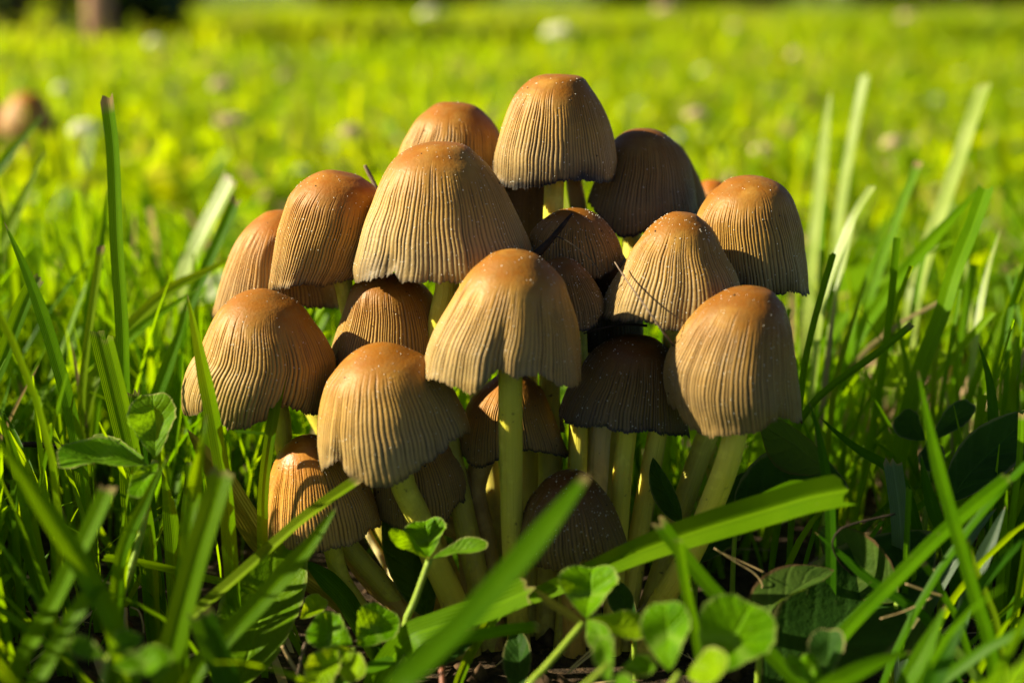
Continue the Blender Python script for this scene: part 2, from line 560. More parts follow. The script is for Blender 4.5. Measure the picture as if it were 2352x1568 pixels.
def build_lawn():
    r = np.random.default_rng(11)
    base = P(1235, 1474, 30.0)
    # --- near grass: real single blades, folded, up to 65 cm away; thick beyond the left picture edge too
    n = 17500
    y = 12 + (68 - 12) * r.random(n) ** 0.75
    x = r.uniform(-1, 1, n) * (0.36 * y * 1.7 + 9)
    y[14000:] = r.uniform(15, 44, 3500)
    x[14000:] = -0.36 * y[14000:] * 1.04 - .8 - r.uniform(0, 15, 3500)
    h = r.gamma(6.0, 0.68, n) + 0.9
    h = np.clip(h, 1.0, 8.5)
    wd = r.uniform(.08, .27, n)
    az = r.uniform(0, 6.283, n)
    lean = np.abs(r.normal(0, .28, n))
    curl = r.normal(.35, .45, n)
    root = np.stack([x, y, ground_z(x, y) - .1], -1)
    tip = root + np.stack([np.cos(az) * np.sin(lean + curl * .6) * h, np.sin(az) * np.sin(lean + curl * .6) * h, np.cos(lean + curl * .5) * h], -1)
    px, py, pd = proj(tip)
    rx, ry, rd = proj(root)
    qx, qy, qd = proj(.5 * (root + tip))
    lim = np.where(rd < 33.5, np.minimum(clear_line(px), 1e9), clear_line_behind(px))
    keep = (py > lim) & (np.hypot(x - base[0], (y - base[1]) * 1.1) > 3.6)
    keep &= ~((qd < 33.5) & (qy < clear_line(qx)))
    inside = (px > -60) & (px < 2420)
    keep &= ~((rd < 28.5) & inside & (r.random(n) < .80)) & ~((pd < 25) & (py < 1480) & inside) & ~((rd < 25) & inside & (r.random(n) < .8))
    keep &= ~((rd < 36) & inside & (px < 900) & (r.random(n) < .55))
    keep &= ~((rd < 31) & (px > 1450) & (px < 2420) & (r.random(n) < .8))
    keep &= ~((rd > 31) & (rd < 54) & (px > 1880) & (px < 2330) & (r.random(n) < .3))
    bare = P(2085, 945, ground_depth(945))
    keep &= ~((np.hypot((x - bare[0]) / 4.2, (y - bare[1]) / 8.0) < 1) & (r.random(n) < .75))
    keep &= ~((pd < 33) & (px > 1500) & (px < 2250) & (r.random(n) < .45))
    keep &= pd > 11
    k = keep
    rnd = np.clip(r.normal(.56, .22, n), 0, .90)
    rnd = np.where((r.random(n) < .03) & (rd > 31), r.uniform(.93, .975, n), rnd)
    cut = r.random(n) < .45
    me = blades_mesh('near_grass', root[k], h[k], wd[k], az[k], lean[k], curl[k], r.uniform(0, 3.1416, n)[k], rnd[k], 7, 3, cut[k], r.normal(0, .5, n)[k])
    obj('near_grass', me, NEAR, kind='stuff', label='loose green grass growing round the mushroom clump')
    # --- middle distance
    n = 38000
    y = 60 + (240 - 60) * r.random(n) ** 1.25
    x = r.uniform(-1, 1, n) * (0.36 * y * 2.3 + 12)
    h = np.clip(r.gamma(4.0, 0.62, n) + .9, .9, 6.5)
    clump = value_noise(x * .12, y * .12, 5)
    h *= 1 + .3 * clump
    patch = value_noise(x * .035, y * .05, 31)
    rnd = np.clip(r.normal(.55, .17, n) + .24 * clump + .25 * patch, 0, .91)
    rnd = np.where(r.random(n) < .04 + .22 * (patch < -.35), r.uniform(.93, .975, n), rnd)
    root = np.stack([x, y, ground_z(x, y) - .1], -1)
    me = blades_mesh('middle_grass', root, h, r.uniform(.22, .5, n), r.uniform(0, 6.283, n), np.abs(r.normal(.3, .45, n)), r.normal(.7, .6, n),
                     r.uniform(0, 3.1416, n), rnd, 4, 2, r.random(n) < .5)
    obj('middle_grass', me, LAWN, kind='stuff', label='blurred sunlit lawn grass behind the mushroom clump')
    n = 24000
    y = 48 + (260 - 48) * r.random(n) ** 1.2
    x = r.uniform(-1, 1, n) * (0.36 * y * 2.3 + 12)
    px, py, _ = proj(np.stack([x, y, 0 * x], -1))
    root = np.stack([x, y, r.uniform(.6, 3.6, n)], -1)
    V, F = leaflets(root, r.uniform(.45, .95, n), r.uniform(0, 6.283, n), r.normal(0, .45, n))
    rn = np.clip(r.normal(.60, .18, n) + .2 * value_noise(x * .1, y * .1, 21), 0, .91)
    rn = np.where(r.random(n) < .035, r.uniform(.98, 1, n), rn)  # a few leaflets coloured pale to imitate sun glints
    rn = np.where(r.random(n) < .04, r.uniform(.93, .97, n), rn)
    obj('lawn_clover', make_mesh('lawn_clover', V, F, None, {'rnd': np.repeat(rn, 6)}), LAWN, kind='stuff',
        label='low clover leaves scattered through the blurred lawn')
    # --- far lawn
    n = 72000
    y = 230 + (745 - 230) * r.random(n) ** 1.2
    x = r.uniform(-1, 1, n) * (0.36 * y * 2.3 + 20)
    clump = value_noise(x * .05, y * .05, 9)
    h = np.clip(r.gamma(4.0, 0.75, n) + 1.0, 1.0, 7.0) * (1 + .3 * clump)
    patch = value_noise(x * .022, y * .014, 33)
    rnd = np.clip(r.normal(.57, .16, n) + .22 * clump + .18 * patch, 0, .91)
    rnd = np.where(r.random(n) < .03 + .2 * (patch < -.35), r.uniform(.93, .975, n), rnd)
    root = np.stack([x, y, 0 * x - .2], -1)
    me = blades_mesh('far_grass', root, h, r.uniform(.5, 1.3, n), r.uniform(0, 6.283, n), np.abs(r.normal(.3, .45, n)), r.normal(.7, .6, n),
                     r.uniform(0, 3.1416, n), rnd, 2, 2, r.random(n) < .3)
    obj('far_grass', me, LAWN, kind='stuff', label='far blurred lawn reaching back to the dark hedge')


build_lawn()


def build_litter():
    """straw, chaff and soil crumbs: nobody could count them"""
    r = np.random.default_rng(5)
    straw = mat_simple('straw', (0.20, 0.12, 0.05), (0.52, 0.38, 0.20), 160, .6, .35)
    n = 1500
    y = 20 + 55 * r.random(n) ** .9
    x = r.uniform(-1, 1, n) * (0.36 * y * 1.4 + 6)
    bare = P(2085, 945, ground_depth(945))
    q = r.random(n) < .35
    x = np.where(q, bare[0] + r.normal(0, 3.5, n), x)
    y = np.where(q, bare[1] + r.normal(0, 5, n), y)
    root = np.stack([x, y, ground_z(x, y) + r.uniform(.0, .5, n)], -1)
    lean = r.uniform(1.2, 1.6, n)
    me = blades_mesh('straw_litter', root, r.uniform(.6, 2.6, n), r.uniform(.06, .28, n), r.uniform(0, 6.283, n), lean, r.normal(0, .5, n),
                     r.uniform(0, 3.14, n), r.random(n), 4, 2, np.zeros(n, bool))
    obj('straw_litter', me, straw, kind='stuff', label='dry straw and chaff lying on the soil')
    crumb = mat_simple('soil_crumb', (0.012, 0.008, 0.005), (0.13, 0.075, 0.04), 220, .9, .15)
    n = 2600
    y = 22 + 40 * r.random(n)
    x = r.uniform(-1, 1, n) * (0.36 * y * 1.4 + 5)
    c = np.stack([x, y, ground_z(x, y) + .02], -1)
    s = r.gamma(2.0, .07, n) + .04
    oct_v = np.array([[1, 0, 0], [-1, 0, 0], [0, 1, 0], [0, -1, 0], [0, 0, 1], [0, 0, -1.0]])
    oct_f = np.array([[0, 2, 4], [2, 1, 4], [1, 3, 4], [3, 0, 4], [2, 0, 5], [1, 2, 5], [3, 1, 5], [0, 3, 5]])
    V = c[:, None] + s[:, None, None] * oct_v[None] * r.uniform(.5, 1.3, (n, 6, 1))
    F = (oct_f[None] + (np.arange(n) * 6)[:, None, None]).reshape(-1, 3)
    obj('soil_crumbs', make_mesh('soil_crumbs', V.reshape(-1, 3), F, smooth=False), crumb, kind='stuff', label='small dark crumbs of soil on the ground')
    # dead brown leaf scraps and flat pale chips, seen as round tan blurs behind the clump
    n = 1700
    y = 36 + 180 * r.random(n) ** 1.3
    x = r.uniform(-1, 1, n) * (0.36 * y * 1.4 + 6)
    q = np.arange(n) < 260
    x = np.where(q, bare[0] + r.normal(0, 4, n), x)
    y = np.where(q, bare[1] + r.normal(0, 6, n), y)
    root = np.stack([x, y, ground_z(x, y) + np.where(q, r.uniform(.05, .5, n), r.uniform(.1, 2.0, n))], -1)
    V, F = leaflets(root, r.uniform(.25, .75, n) * np.where(q, .7, 1), r.uniform(0, 6.283, n), r.normal(.3, .6, n))
    chip = mat_simple('dead_leaf', (0.24, 0.12, 0.06), (0.55, 0.38, 0.24), 130, .6, .3)
    obj('dead_leaf_litter', make_mesh('dead_leaf_litter', V, F), chip, kind='stuff', label='brown and tan scraps of dead leaf among the lawn')


build_litter()


def foliage_blob(name, centre, rad, count, size, mat, parent, seed):
    r = np.random.default_rng(seed)
    d = nrm(r.normal(0, 1, (count, 3)))
    rr = r.random(count) ** .45
    lump = 1 + .22 * np.sin(d[:, 0] * 5 + seed) * np.cos(d[:, 2] * 4 + d[:, 1] * 3)
    c = np.asarray(centre) + d * (rr * lump)[:, None] * np.asarray(rad)
    c[:, 2] = np.maximum(c[:, 2], 3)
    V, F = leaflets(c, r.uniform(.6, 1.3, count) * size, r.uniform(0, 6.28, count), r.normal(0, .8, count), 5)
    return obj(name, make_mesh(name, V, F, None, {'rnd': np.repeat(np.clip(r.normal(.2, .15, count), 0, .6), 5)}), mat, parent)


def build_hedge():
    M = Mat('hedge_leaf')
    r0 = M.attr('rnd')
    col = M.ramp(r0, [(0, (0.012, 0.03, 0.006)), (.6, (0.04, 0.075, 0.012))])
    hm = leaf_surface(M, col, M.ramp(r0, [(0, (0.02, 0.05, 0.006)), (.6, (0.06, 0.11, 0.012))]), .6, .3, None, .25)
    bark = mat_simple('bark', (0.06, 0.035, 0.022), (0.25, 0.15, 0.10), 30, .85, .2, .8, .01)
    bark_warm = mat_simple('bark_warm', (0.22, 0.11, 0.07), (0.42, 0.24, 0.16), 30, .85, .2, .6, .006)
    spots = [(-620, 740), (-430, 800), (-240, 830), (-60, 840), (120, 842), (300, 835), (480, 815), (660, 790)]
    words_ = ['first', 'second', 'third', 'fourth', 'fifth', 'sixth', 'seventh', 'eighth']
    for i, (x, y) in enumerate(spots):
        root = obj('hedge_bush', None, None, None, (x, y, 0), label='dark blurred bush at the far lawn edge, %s from the left' % words_[i], cat='bush', group='bushes closing off the lawn')
        foliage_blob('foliage', (0, 0, 80), (125, 62, 92), 2600, 10, hm, root, 40 + i)
        rr = np.random.default_rng(60 + i)
        obj('trunk', tube_mesh('trunk', curve3([(0, 0, -3), (3, 2, 40), (-4, 0, 110)], 8), np.linspace(6, 2.5, 8), 8, rr, .08), bark, root)
    # dark shrub and young trunk in the upper corner
    root = obj('young_tree', None, None, None, P(232, 128, ground_depth(128)) * [1, 1, 0], label='young tree with warm brown blurred trunk in the upper corner', cat='tree')
    rr = np.random.default_rng(77)
    obj('trunk', tube_mesh('trunk', curve3([(0, 0, -2), (.5, 0, 20), (-1, 1, 70), (1, 2, 130)], 14), np.linspace(2.9, 2.0, 14), 10, rr, .06), bark_warm, root)
    foliage_blob('crown', (0, 10, 150), (42, 42, 40), 900, 7, hm, root, 90)
    for k, (px, py, wx, hz) in enumerate([(50, 110, 46, 60), (312, 114, 16, 40)]):
        g = ground_depth(py)
        root = obj('low_shrub', None, None, None, P(px, py, g) * [1, 1, 0], cat='shrub', group='low shrubs in the upper corner',
                   label=['broad dark blurred shrub left of the young brown trunk', 'small dark blurred shrub just right of the young brown trunk'][k])
        foliage_blob('foliage', (0, 0, hz * .6), (wx, 22, hz), 900, 3.2, hm, root, 95 + k)
        obj('trunk', tube_mesh('trunk', curve3([(0, 0, -2), (1, 0, 8), (0, 1, hz)], 6), np.linspace(1.6, .6, 6), 7, rr, .05), bark, root)


build_hedge()

# ------------------------------------------------------------------ mushrooms
OCT_V = np.array([[1, 0, 0], [-1, 0, 0], [0, 1, 0], [0, -1, 0], [0, 0, 1], [0, 0, -1.0]])
OCT_F = np.array([[0, 2, 4], [2, 1, 4], [1, 3, 4], [3, 0, 4], [2, 0, 5], [1, 2, 5], [3, 1, 5], [0, 3, 5]])
_G = Mat('granule_pale')
GRANULE = _G.surf(_G.bsdf((0.80, 0.74, 0.62), .35, .6))
_G = Mat('granule_dark')
SPECK = _G.surf(_G.bsdf((0.03, 0.018, 0.01), .7, .3))
_G = Mat('gill')
_gn = _G.noise(500, 3)
GILL = _G.surf(_G.bsdf(_G.mix(_gn, (0.05, 0.03, 0.018), (0.16, 0.10, 0.06)), .7, .2))

APEX, MID, LOW, EDGE = (0.262, 0.093, 0.006), (0.425, 0.228, 0.040), (0.375, 0.242, 0.084), (0.020, 0.016, 0.014)


def build_mushroom(key, label, d, apex, left, right, margin, stem, seed, ribs=74, tilt=0.0, folds=(), granules=120, specks=10,
                   tint=(1, 1, 1), rib_depth=1.0, start=0.13, wet=0.0, edge=1.0, stem_mat=None, low_tint=1.0, fine=True, depth_scale=1.0, stain=.4, group='mushrooms in the clump'):
    rng = np.random.default_rng(seed)
    ribs = int(ribs * 1.36)
    k = KPX * d
    A = np.array(apex, float)
    L, R = np.array(left, float), np.array(right, float)
    B = (L[-1] + R[-1]) / 2
    a = nrm(A - B)
    p = np.array([-a[1], a[0]])
    sL, wL = (A - L) @ a, -((L - A) @ p)
    sR, wR = (A - R) @ a, (R - A) @ p
    S0 = .5 * (sL[-1] + sR[-1])
    fL = pchip(np.concatenate([[0], np.sqrt(np.maximum.accumulate(np.maximum(sL, 1) + np.arange(len(sL)) * .01) / S0)]), np.concatenate([[0], wL]))
    fR = pchip(np.concatenate([[0], np.sqrt(np.maximum.accumulate(np.maximum(sR, 1) + np.arange(len(sR)) * .01) / S0)]), np.concatenate([[0], wR]))
    phi = PITCH + tilt
    up2 = UPV * math.cos(phi) - FWD * math.sin(phi)
    a3 = nrm(a[0] * XV - a[1] * up2)
    p3 = p[0] * XV - p[1] * up2
    p3 = nrm(p3 - a3 * (p3 @ a3))
    n3 = np.cross(a3, p3)
    if n3 @ FWD > 0:
        n3 = -n3
    A3 = P(A[0], A[1], d - .5 * S0 * k * math.sin(phi))
    x0, y0, _ = proj(A3)
    x1, y1, _ = proj(A3 - a3)
    scale = 1.0 / max(1e-6, math.hypot(x1 - x0, y1 - y0))       # cm along the axis per picture unit

    def surf(th, s, dr=0.0):
        q = np.sqrt(np.maximum(s, 0) / S0)
        l, r_ = fL(q), fR(q)
        rad = np.maximum(.5 * (l + r_), 0.2)
        off = .5 * (r_ - l)
        return (A3 - a3 * (s * scale)[..., None] + p3 * ((off + rad * np.cos(th)) * k + dr * np.cos(th))[..., None]
                + n3 * ((rad * depth_scale * np.sin(th)) * k + dr * np.sin(th))[..., None])

    # let the dome's outline, not its pole, reach the apex row
    tt, ss = np.meshgrid(np.linspace(0, 2 * math.pi, 40), np.linspace(0, .4 * S0, 30))
    _, py, _ = proj(surf(tt, ss))
    A3 = A3 - a3 * max(0.0, (A[1] - py.min())) * k
    # rib layout
    wid = rng.uniform(.6, 1.4, ribs)
    b = np.concatenate([[0], np.cumsum(wid)]) / wid.sum() * 2 * math.pi + rng.uniform(0, .3)
    ul = np.array([0, .11, .26, .5, .74, .89]) if fine else np.array([0, .25, .5, .75])
    gl = np.array([1.0, .66, .16, 0, .16, .66]) if fine else np.array([1.0, .4, 0, .4])
    th = (b[:-1, None] + (b[1:] - b[:-1])[:, None] * ul[None]).ravel()
    gs = rng.uniform(.5, 1.0, ribs)
    gs2 = np.roll(gs, -1)
    gw = np.where(ul[None] <= .5, gs[:, None], gs2[:, None]) * gl[None]
    gw = gw.ravel()
    t0 = rng.uniform(start - .05, start + .13, ribs)
    t0 = np.where(ul[None] <= .5, t0[:, None], np.roll(t0, -1)[:, None]).ravel()
    m = len(th)
    # margin
    mg = np.array(margin, float)
    sm = np.full(m, S0)
    front = np.sin(th) > -0.02
    lo, hi = np.full(m, .35 * S0), np.full(m, 1.7 * S0)
    for _ in range(26):
        c = .5 * (lo + hi)
        x, y, _d = proj(surf(th, c))
        ok = y < np.interp(x, mg[:, 0], mg[:, 1])
        lo, hi = np.where(ok, c, lo), np.where(ok, hi, c)
    sm = np.where(front, .5 * (lo + hi), S0)
    # far side of the margin: level with the two ends
    sr, sl_ = sm[np.argmin(np.abs(np.angle(np.exp(1j * th))))], sm[np.argmin(np.abs(th - math.pi))]
    bk = .5 + .5 * np.cos(th)
    sm = np.where(front, sm, sl_ * (1 - bk) + sr * bk + S0 * .03 * np.sin(5 * th + seed))
    sm = np.clip(sm, .4 * S0, 1.6 * S0)
    sm = sm + S0 * (rng.normal(0, .006, m) + .006 * np.sin(31 * th + seed) - .012 * gw)
    n = 50 if fine else 34
    tv = (np.linspace(0.0, 1, n)) ** 1.15
    tv[0] = .0004
    TH = th[None] + .006 * np.sin(tv[:, None] * 9 + 3 * np.sin(th[None] * 3 + seed)) + .0035 * np.sin(tv[:, None] * 23 + th[None] * 5)
    S = tv[:, None] * sm[None]
    al = S / S0
    wob = .5 + .5 * np.sin(th * 2.0 + seed)
    gamp = smooth01(0, .22, al - t0[None]) * (1 - .35 * smooth01(.8, 1.0, al))
    gamp = gamp * (.90 + .10 * np.sin(al * 11 + 4 * np.sin(7 * TH + seed) + 9 * np.sin(2.3 * TH)))
    dr = -gw[None] * gamp * 0.035 * rib_depth
    # soft dents and folds
    ph = rng.uniform(0, 6.28, 8)
    rr = S0 * k
    dent = (.012 * np.sin(2 * TH + ph[0] + 2 * al) + .012 * np.sin(3 * TH + ph[1] - 2 * al) + .008 * np.sin(5 * TH + ph[2] + 4 * al)
            + .006 * np.sin(9 * TH + ph[3] + 3 * al)) * smooth01(.1, .8, al)
    dr = dr + dent * rr * 1.0
    for (fx, fd, fw, f0, f1) in folds:
        q = np.sqrt(.75)
        cx = proj(surf(np.array([math.pi / 2]), np.array([.75 * S0])))[0][0]
        rad = .5 * (fL(q) + fR(q))
        ct = np.clip((fx - cx) / rad, -.98, .98)
        tf = math.acos(ct)
        da = np.angle(np.exp(1j * (TH - tf)))
        dr = dr - fd * np.exp(-(da / fw) ** 2) * smooth01(f0, f1, al)
    # margin: thin, slightly flared and crinkled
    dr = dr + .010 * np.sin(23 * TH + ph[5]) * smooth01(.82, 1.0, tv[:, None]) + .03 * smooth01(.93, 1, tv[:, None]) * np.sin(4 * TH + ph[6])
    V = surf(TH, S, dr)
    top = V[0].mean(0)
    V[0] = top
    rim = smooth01(.965 - .02 * edge, 1.0, tv[:, None] + 0 * TH) * edge
    rim = np.maximum(rim, smooth01(.74, 1.02, tv[:, None]) * stain * edge * (0.4 + .6 * np.sin(3 * TH + ph[7]) ** 2))
    GR = gw[None] * gamp
    foot = B
    base = P(*stem[0][-1]) if stem else P(B[0], 1470, d)
    root = obj('mushroom', None, None, None, base, label=label, cat='mushroom', group=group)
    V = V - base
    F = grid_faces(n, m, True)
    lt = tuple(c * low_tint for c in LOW)
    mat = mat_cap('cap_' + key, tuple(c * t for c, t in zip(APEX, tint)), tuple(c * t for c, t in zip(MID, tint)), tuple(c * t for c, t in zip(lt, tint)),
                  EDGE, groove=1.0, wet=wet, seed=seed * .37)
    cap = obj('cap', make_mesh('cap', V.reshape(-1, 3), F, None, {'along': al.ravel(), 'groove': GR.ravel(), 'rim': rim.ravel()}), mat, root)
    # gills: the hollow underside, from the margin up to the stem
    ins = np.array([0.0, -.05, -.09, -.11])
    fr = np.array([1.0, .97, .80, .50])
    rows = []
    for i_, f_ in zip(ins, fr):
        rows.append(surf(th, f_ * sm, i_ + np.interp(f_, tv, np.arange(n)) * 0 + np.array([dr[min(n - 1, int(round((f_ ** (1 / 1.15)) * (n - 1))))][j] for j in range(m)]) ) - base)
    rows.append((np.mean(rows[-1], 0) + (rows[-1] - np.mean(rows[-1], 0)) * .15))
    Vg = np.concatenate(rows)
    obj('gills', make_mesh('gills', Vg, grid_faces(len(rows), m, True)), GILL, cap)

    def scatter(name, cnt, smin, smax, mt, tlo, thi):
        if cnt <= 0:
            return
        i = (n * (tlo + (thi - tlo) * rng.random(cnt) ** .8)).astype(int).clip(1, n - 2)
        j = rng.integers(0, m, cnt)
        c = V[i, j] + (V[i, (j + 1) % m] - V[i, j]) * rng.random((cnt, 1)) + (V[i + 1, j] - V[i, j]) * rng.random((cnt, 1))
        sz = rng.uniform(smin, smax, cnt)
        VV = c[:, None] + sz[:, None, None] * OCT_V[None] * rng.uniform(.6, 1.3, (cnt, 6, 1))
        FF = (OCT_F[None] + (np.arange(cnt) * 6)[:, None, None]).reshape(-1, 3)
        obj(name, make_mesh(name, VV.reshape(-1, 3), FF, smooth=False), mt, cap, kind='stuff')
    scatter('granules', int(granules * 1.9), .006, .0155, GRANULE, .02, .95)
    scatter('dirt_specks', specks, .010, .028, SPECK, .05, .98)
    # stem
    if stem:
        pts, r0, r1 = stem
        ax = A3 - a3 * (.35 * S0 * scale) - n3 * 0
        path = [ax] + [P(*q) for q in pts]
        last = path[-1]
        if last[2] > -0.2:
            dirv = nrm(path[-1] - path[-2])
            path.append(last + np.array([dirv[0] * .5, dirv[1] * .5, -1.0]) * max(.4, (last[2] + .6)))
        path = curve3(np.array(path), 34)
        dmean = np.mean([q[2] for q in pts])
        rad = np.linspace(r0, r1, 34) * KPX * dmean
        rad = rad * (1 + .22 * smooth01(.8, 1, np.linspace(0, 1, 34)))
        obj('stem', tube_mesh('stem', path - base, rad, 20, rng, .035), stem_mat or STEM_YELLOW, root)
    return root


STEM_YELLOW = mat_stem('stem_yellow', (0.68, 0.60, 0.05), (0.58, 0.44, 0.09), 0)
STEM_CREAM = mat_stem('stem_cream', (0.86, 0.74, 0.075), (0.70, 0.54, 0.10), 5)
STEM_PALE = mat_stem('stem_pale', (0.82, 0.68, 0.32), (0.66, 0.48, 0.20), 3)
STEM_TAN = mat_stem('stem_tan', (0.56, 0.36, 0.09), (0.50, 0.26, 0.07), 6)

M_ = build_mushroom
M_('top', 'tallest tan mushroom at the top of the clump with a ragged black rim', 31.2, (1283, 170),
   [(1262, 170.5), (1245, 172), (1207, 192), (1177, 229), (1157, 277), (1145, 317), (1135, 359), (1132, 392)],
   [(1305, 170.5), (1327, 174), (1357, 202), (1382, 242), (1400, 287), (1412, 334), (1420, 384), (1419, 414)],
   [(1131, 394), (1150, 421), (1180, 435), (1215, 433), (1250, 430), (1275, 421), (1300, 416), (1340, 416), (1380, 420), (1419, 416)],
   ([(1273, 430, 31.2), (1270, 520, 31.2), (1262, 900, 31.0), (1258, 1455, 30.6)], 23, 24), 1, 78, folds=[(1312, .07, .12, .45, .9), (1335, .05, .09, .55, .95)], granules=150, edge=1.3, low_tint=.9, stain=.95)
M_('back', 'smooth domed mushroom partly hidden behind the tallest mushroom and the large one', 33.0, (1040, 234),
   [(1017, 234.5), (982, 252), (957, 274), (940, 302), (925, 330), (914, 362), (906, 400), (903, 440)],
   [(1062, 236), (1090, 243), (1117, 264), (1135, 284), (1146, 302), (1156, 350), (1162, 400), (1164, 440)],
   [(903, 440), (960, 458), (1040, 466), (1110, 458), (1164, 440)], ([(1040, 470, 33.2), (1100, 900, 32.5), (1170, 1440, 31.2)], 22, 24), 2, 70, granules=60, specks=26, tint=(1.02, .98, .95))
M_('large', 'large sunlit mushroom with a notched rim in the upper middle of the clump', 29.5, (1020, 325),
   [(997, 325.5), (957, 333), (925, 349), (897, 374), (880, 402), (867, 429), (855, 460), (835, 510), (820, 560), (809, 600), (804, 625)],
   [(1042, 326), (1075, 337), (1097, 357), (1120, 379), (1140, 407), (1157, 437), (1175, 479), (1195, 527), (1210, 560), (1219, 590)],
   [(803, 612), (814, 643), (827, 649), (854, 642), (882, 637), (890, 632), (904, 628), (922, 648), (950, 651), (981, 651), (1046, 653), (1130, 640), (1219, 596)],
   ([(1028, 655, 29.7), (1012, 730, 29.9), (1010, 900, 30.2), (1120, 1440, 30.2)], 27, 27), 3, 84, folds=[(906, .11, .09, .7, 1.0), (1010, .03, .3, .0, .3)], granules=260, edge=.8, stain=.6)
M_('upper_left', 'mushroom with a rusty crown and wavy pale rim beside the large mushroom', 30.5, (766, 390),
   [(742, 390.5), (704, 407), (680, 427), (662, 450), (650, 480), (642, 502), (632, 532), (622, 580), (614, 625), (606, 670)],
   [(790, 390.5), (812, 399), (840, 414), (862, 432), (872, 475), (866, 530), (850, 580), (832, 620), (812, 644)],
   [(604, 668), (612, 675), (625, 665), (642, 663), (670, 660), (690, 655), (710, 655), (735, 664), (752, 661), (780, 652), (808, 642)],
   ([(790, 655, 30.8), (805, 720, 31.0), (900, 1000, 31.0), (1080, 1440, 30.8)], 20, 24), 4, 82, tint=(1.05, .98, .95), granules=160, edge=.9)
M_('far_left', 'orange topped mushroom half hidden behind the wavy rimmed left mushroom', 32.4, (648, 482),
   [(630, 482.5), (617, 484), (597, 494), (577, 509), (559, 527), (535, 560), (512, 610), (495, 660), (484, 700), (479, 726)],
   [(668, 484), (690, 498), (712, 522), (735, 570), (755, 620), (768, 660), (777, 706)],
   [(478, 729), (520, 724), (600, 714), (697, 708), (740, 709), (778, 708)],
   ([(655, 720, 32.6), (700, 900, 32.2), (1020, 1440, 31.4)], 21, 24), 5, 78, tint=(1.12, 1.0, .95), granules=40)
M_('left', 'broad mushroom with a split lobed rim at the left edge of the clump', 29.4, (603, 662),
   [(584, 663), (562, 668), (540, 678), (520, 693), (502, 710), (487, 733), (470, 768), (455, 800), (434, 828), (420, 858), (412, 888), (411, 920), (415, 945)],
   [(632, 670), (657, 683), (680, 695), (700, 715), (717, 743), (735, 770), (750, 800), (760, 830), (758, 870), (748, 910), (732, 952)],
   [(410, 925), (416, 948), (430, 955), (450, 952), (466, 946), (480, 930), (492, 926), (500, 950), (508, 972), (525, 986), (560, 985), (590, 975), (620, 965), (640, 950), (650, 938), (664, 937), (687, 945), (714, 955), (732, 952)],
   ([(645, 950, 29.8), (660, 1050, 29.9), (800, 1250, 30.2), (960, 1440, 30.4)], 19, 24), 6, 80, folds=[(482, .16, .11, .55, .95), (655, .06, .1, .8, 1.0)], granules=150, tint=(1, 1, .95), edge=.8)
M_('middle', 'rough mushroom tucked under the large mushroom with a tiny yellow thread', 30.6, (905, 626),
   [(870, 628), (838, 634), (816, 646), (802, 670), (790, 708), (777, 748), (765, 783), (757, 813), (757, 838)],
   [(940, 632), (975, 655), (1000, 690), (1018, 740), (1028, 790), (1034, 845)],
   [(756, 836), (768, 850), (820, 868), (900, 880), (980, 872), (1034, 848)],
   ([(905, 870, 30.8), (960, 1100, 30.8), (1050, 1440, 30.8)], 21, 24), 7, 78, tint=(.95, .95, .95), granules=110, start=.08)
M_('centre', 'soft focus mushroom in the centre of the clump with a deeply scalloped rim', 27.8, (1184, 571),
   [(1166, 571.5), (1131, 581), (1106, 599), (1081, 621), (1061, 646), (1046, 669), (1024, 704), (1004, 736), (986, 769), (974, 804), (968, 834), (964, 864)],
   [(1201, 573), (1231, 583), (1256, 601), (1279, 624), (1296, 646), (1306, 679), (1316, 709), (1326, 744), (1332, 779), (1336, 814), (1341, 866)],
   [(963, 864), (975, 873), (1005, 872), (1020, 879), (1040, 889), (1060, 895), (1080, 907), (1095, 899), (1115, 880), (1130, 865), (1148, 850), (1158, 858), (1175, 866), (1187, 870), (1205, 864), (1240, 861), (1255, 868), (1275, 883), (1300, 890), (1320, 891), (1335, 885), (1341, 870)],
   ([(1172, 860, 27.6), (1172, 960, 27.8), (1174, 1100, 28.2), (1178, 1260, 28.6), (1190, 1430, 29.6)], 28, 25), 8, 76, folds=[(1142, .13, .10, .25, .9), (1080, .05, .12, .7, 1.0), (1255, .07, .13, .6, 1.0), (1110, -.05, .12, .6, 1.0)], tint=(.92, .93, .95), granules=170, edge=.45, start=.2, rib_depth=1.1)  # slightly lowered tint paints this cap as less lit
M_('lower_left', 'low mushroom with a torn notch in its rim at the front left', 28.2, (872, 785),
   [(852, 787), (837, 792), (812, 805), (787, 825), (767, 848), (749, 873), (737, 905), (728, 938), (722, 973), (719, 1005), (719, 1035), (721, 1064)],
   [(904, 788), (942, 803), (971, 817), (1000, 845), (1024, 878), (1041, 904), (1053, 930), (1064, 952), (1075, 990)],
   [(718, 1058), (724, 1069), (729, 1079), (739, 1081), (754, 1074), (766, 1066), (774, 1059), (781, 1074), (801, 1089), (826, 1104), (851, 1116), (881, 1122), (901, 1117), (929, 1104), (959, 1084), (976, 1069), (1001, 1056), (1029, 1034), (1037, 1015), (1059, 1006), (1076, 994)],
   ([(925, 1108, 28.7), (958, 1180, 28.9), (1000, 1290, 29.2), (1045, 1392, 29.6)], 26, 33), 9, 80, folds=[(776, .12, .08, .55, .95), (1040, .05, .08, .8, 1)], granules=130, edge=.8)
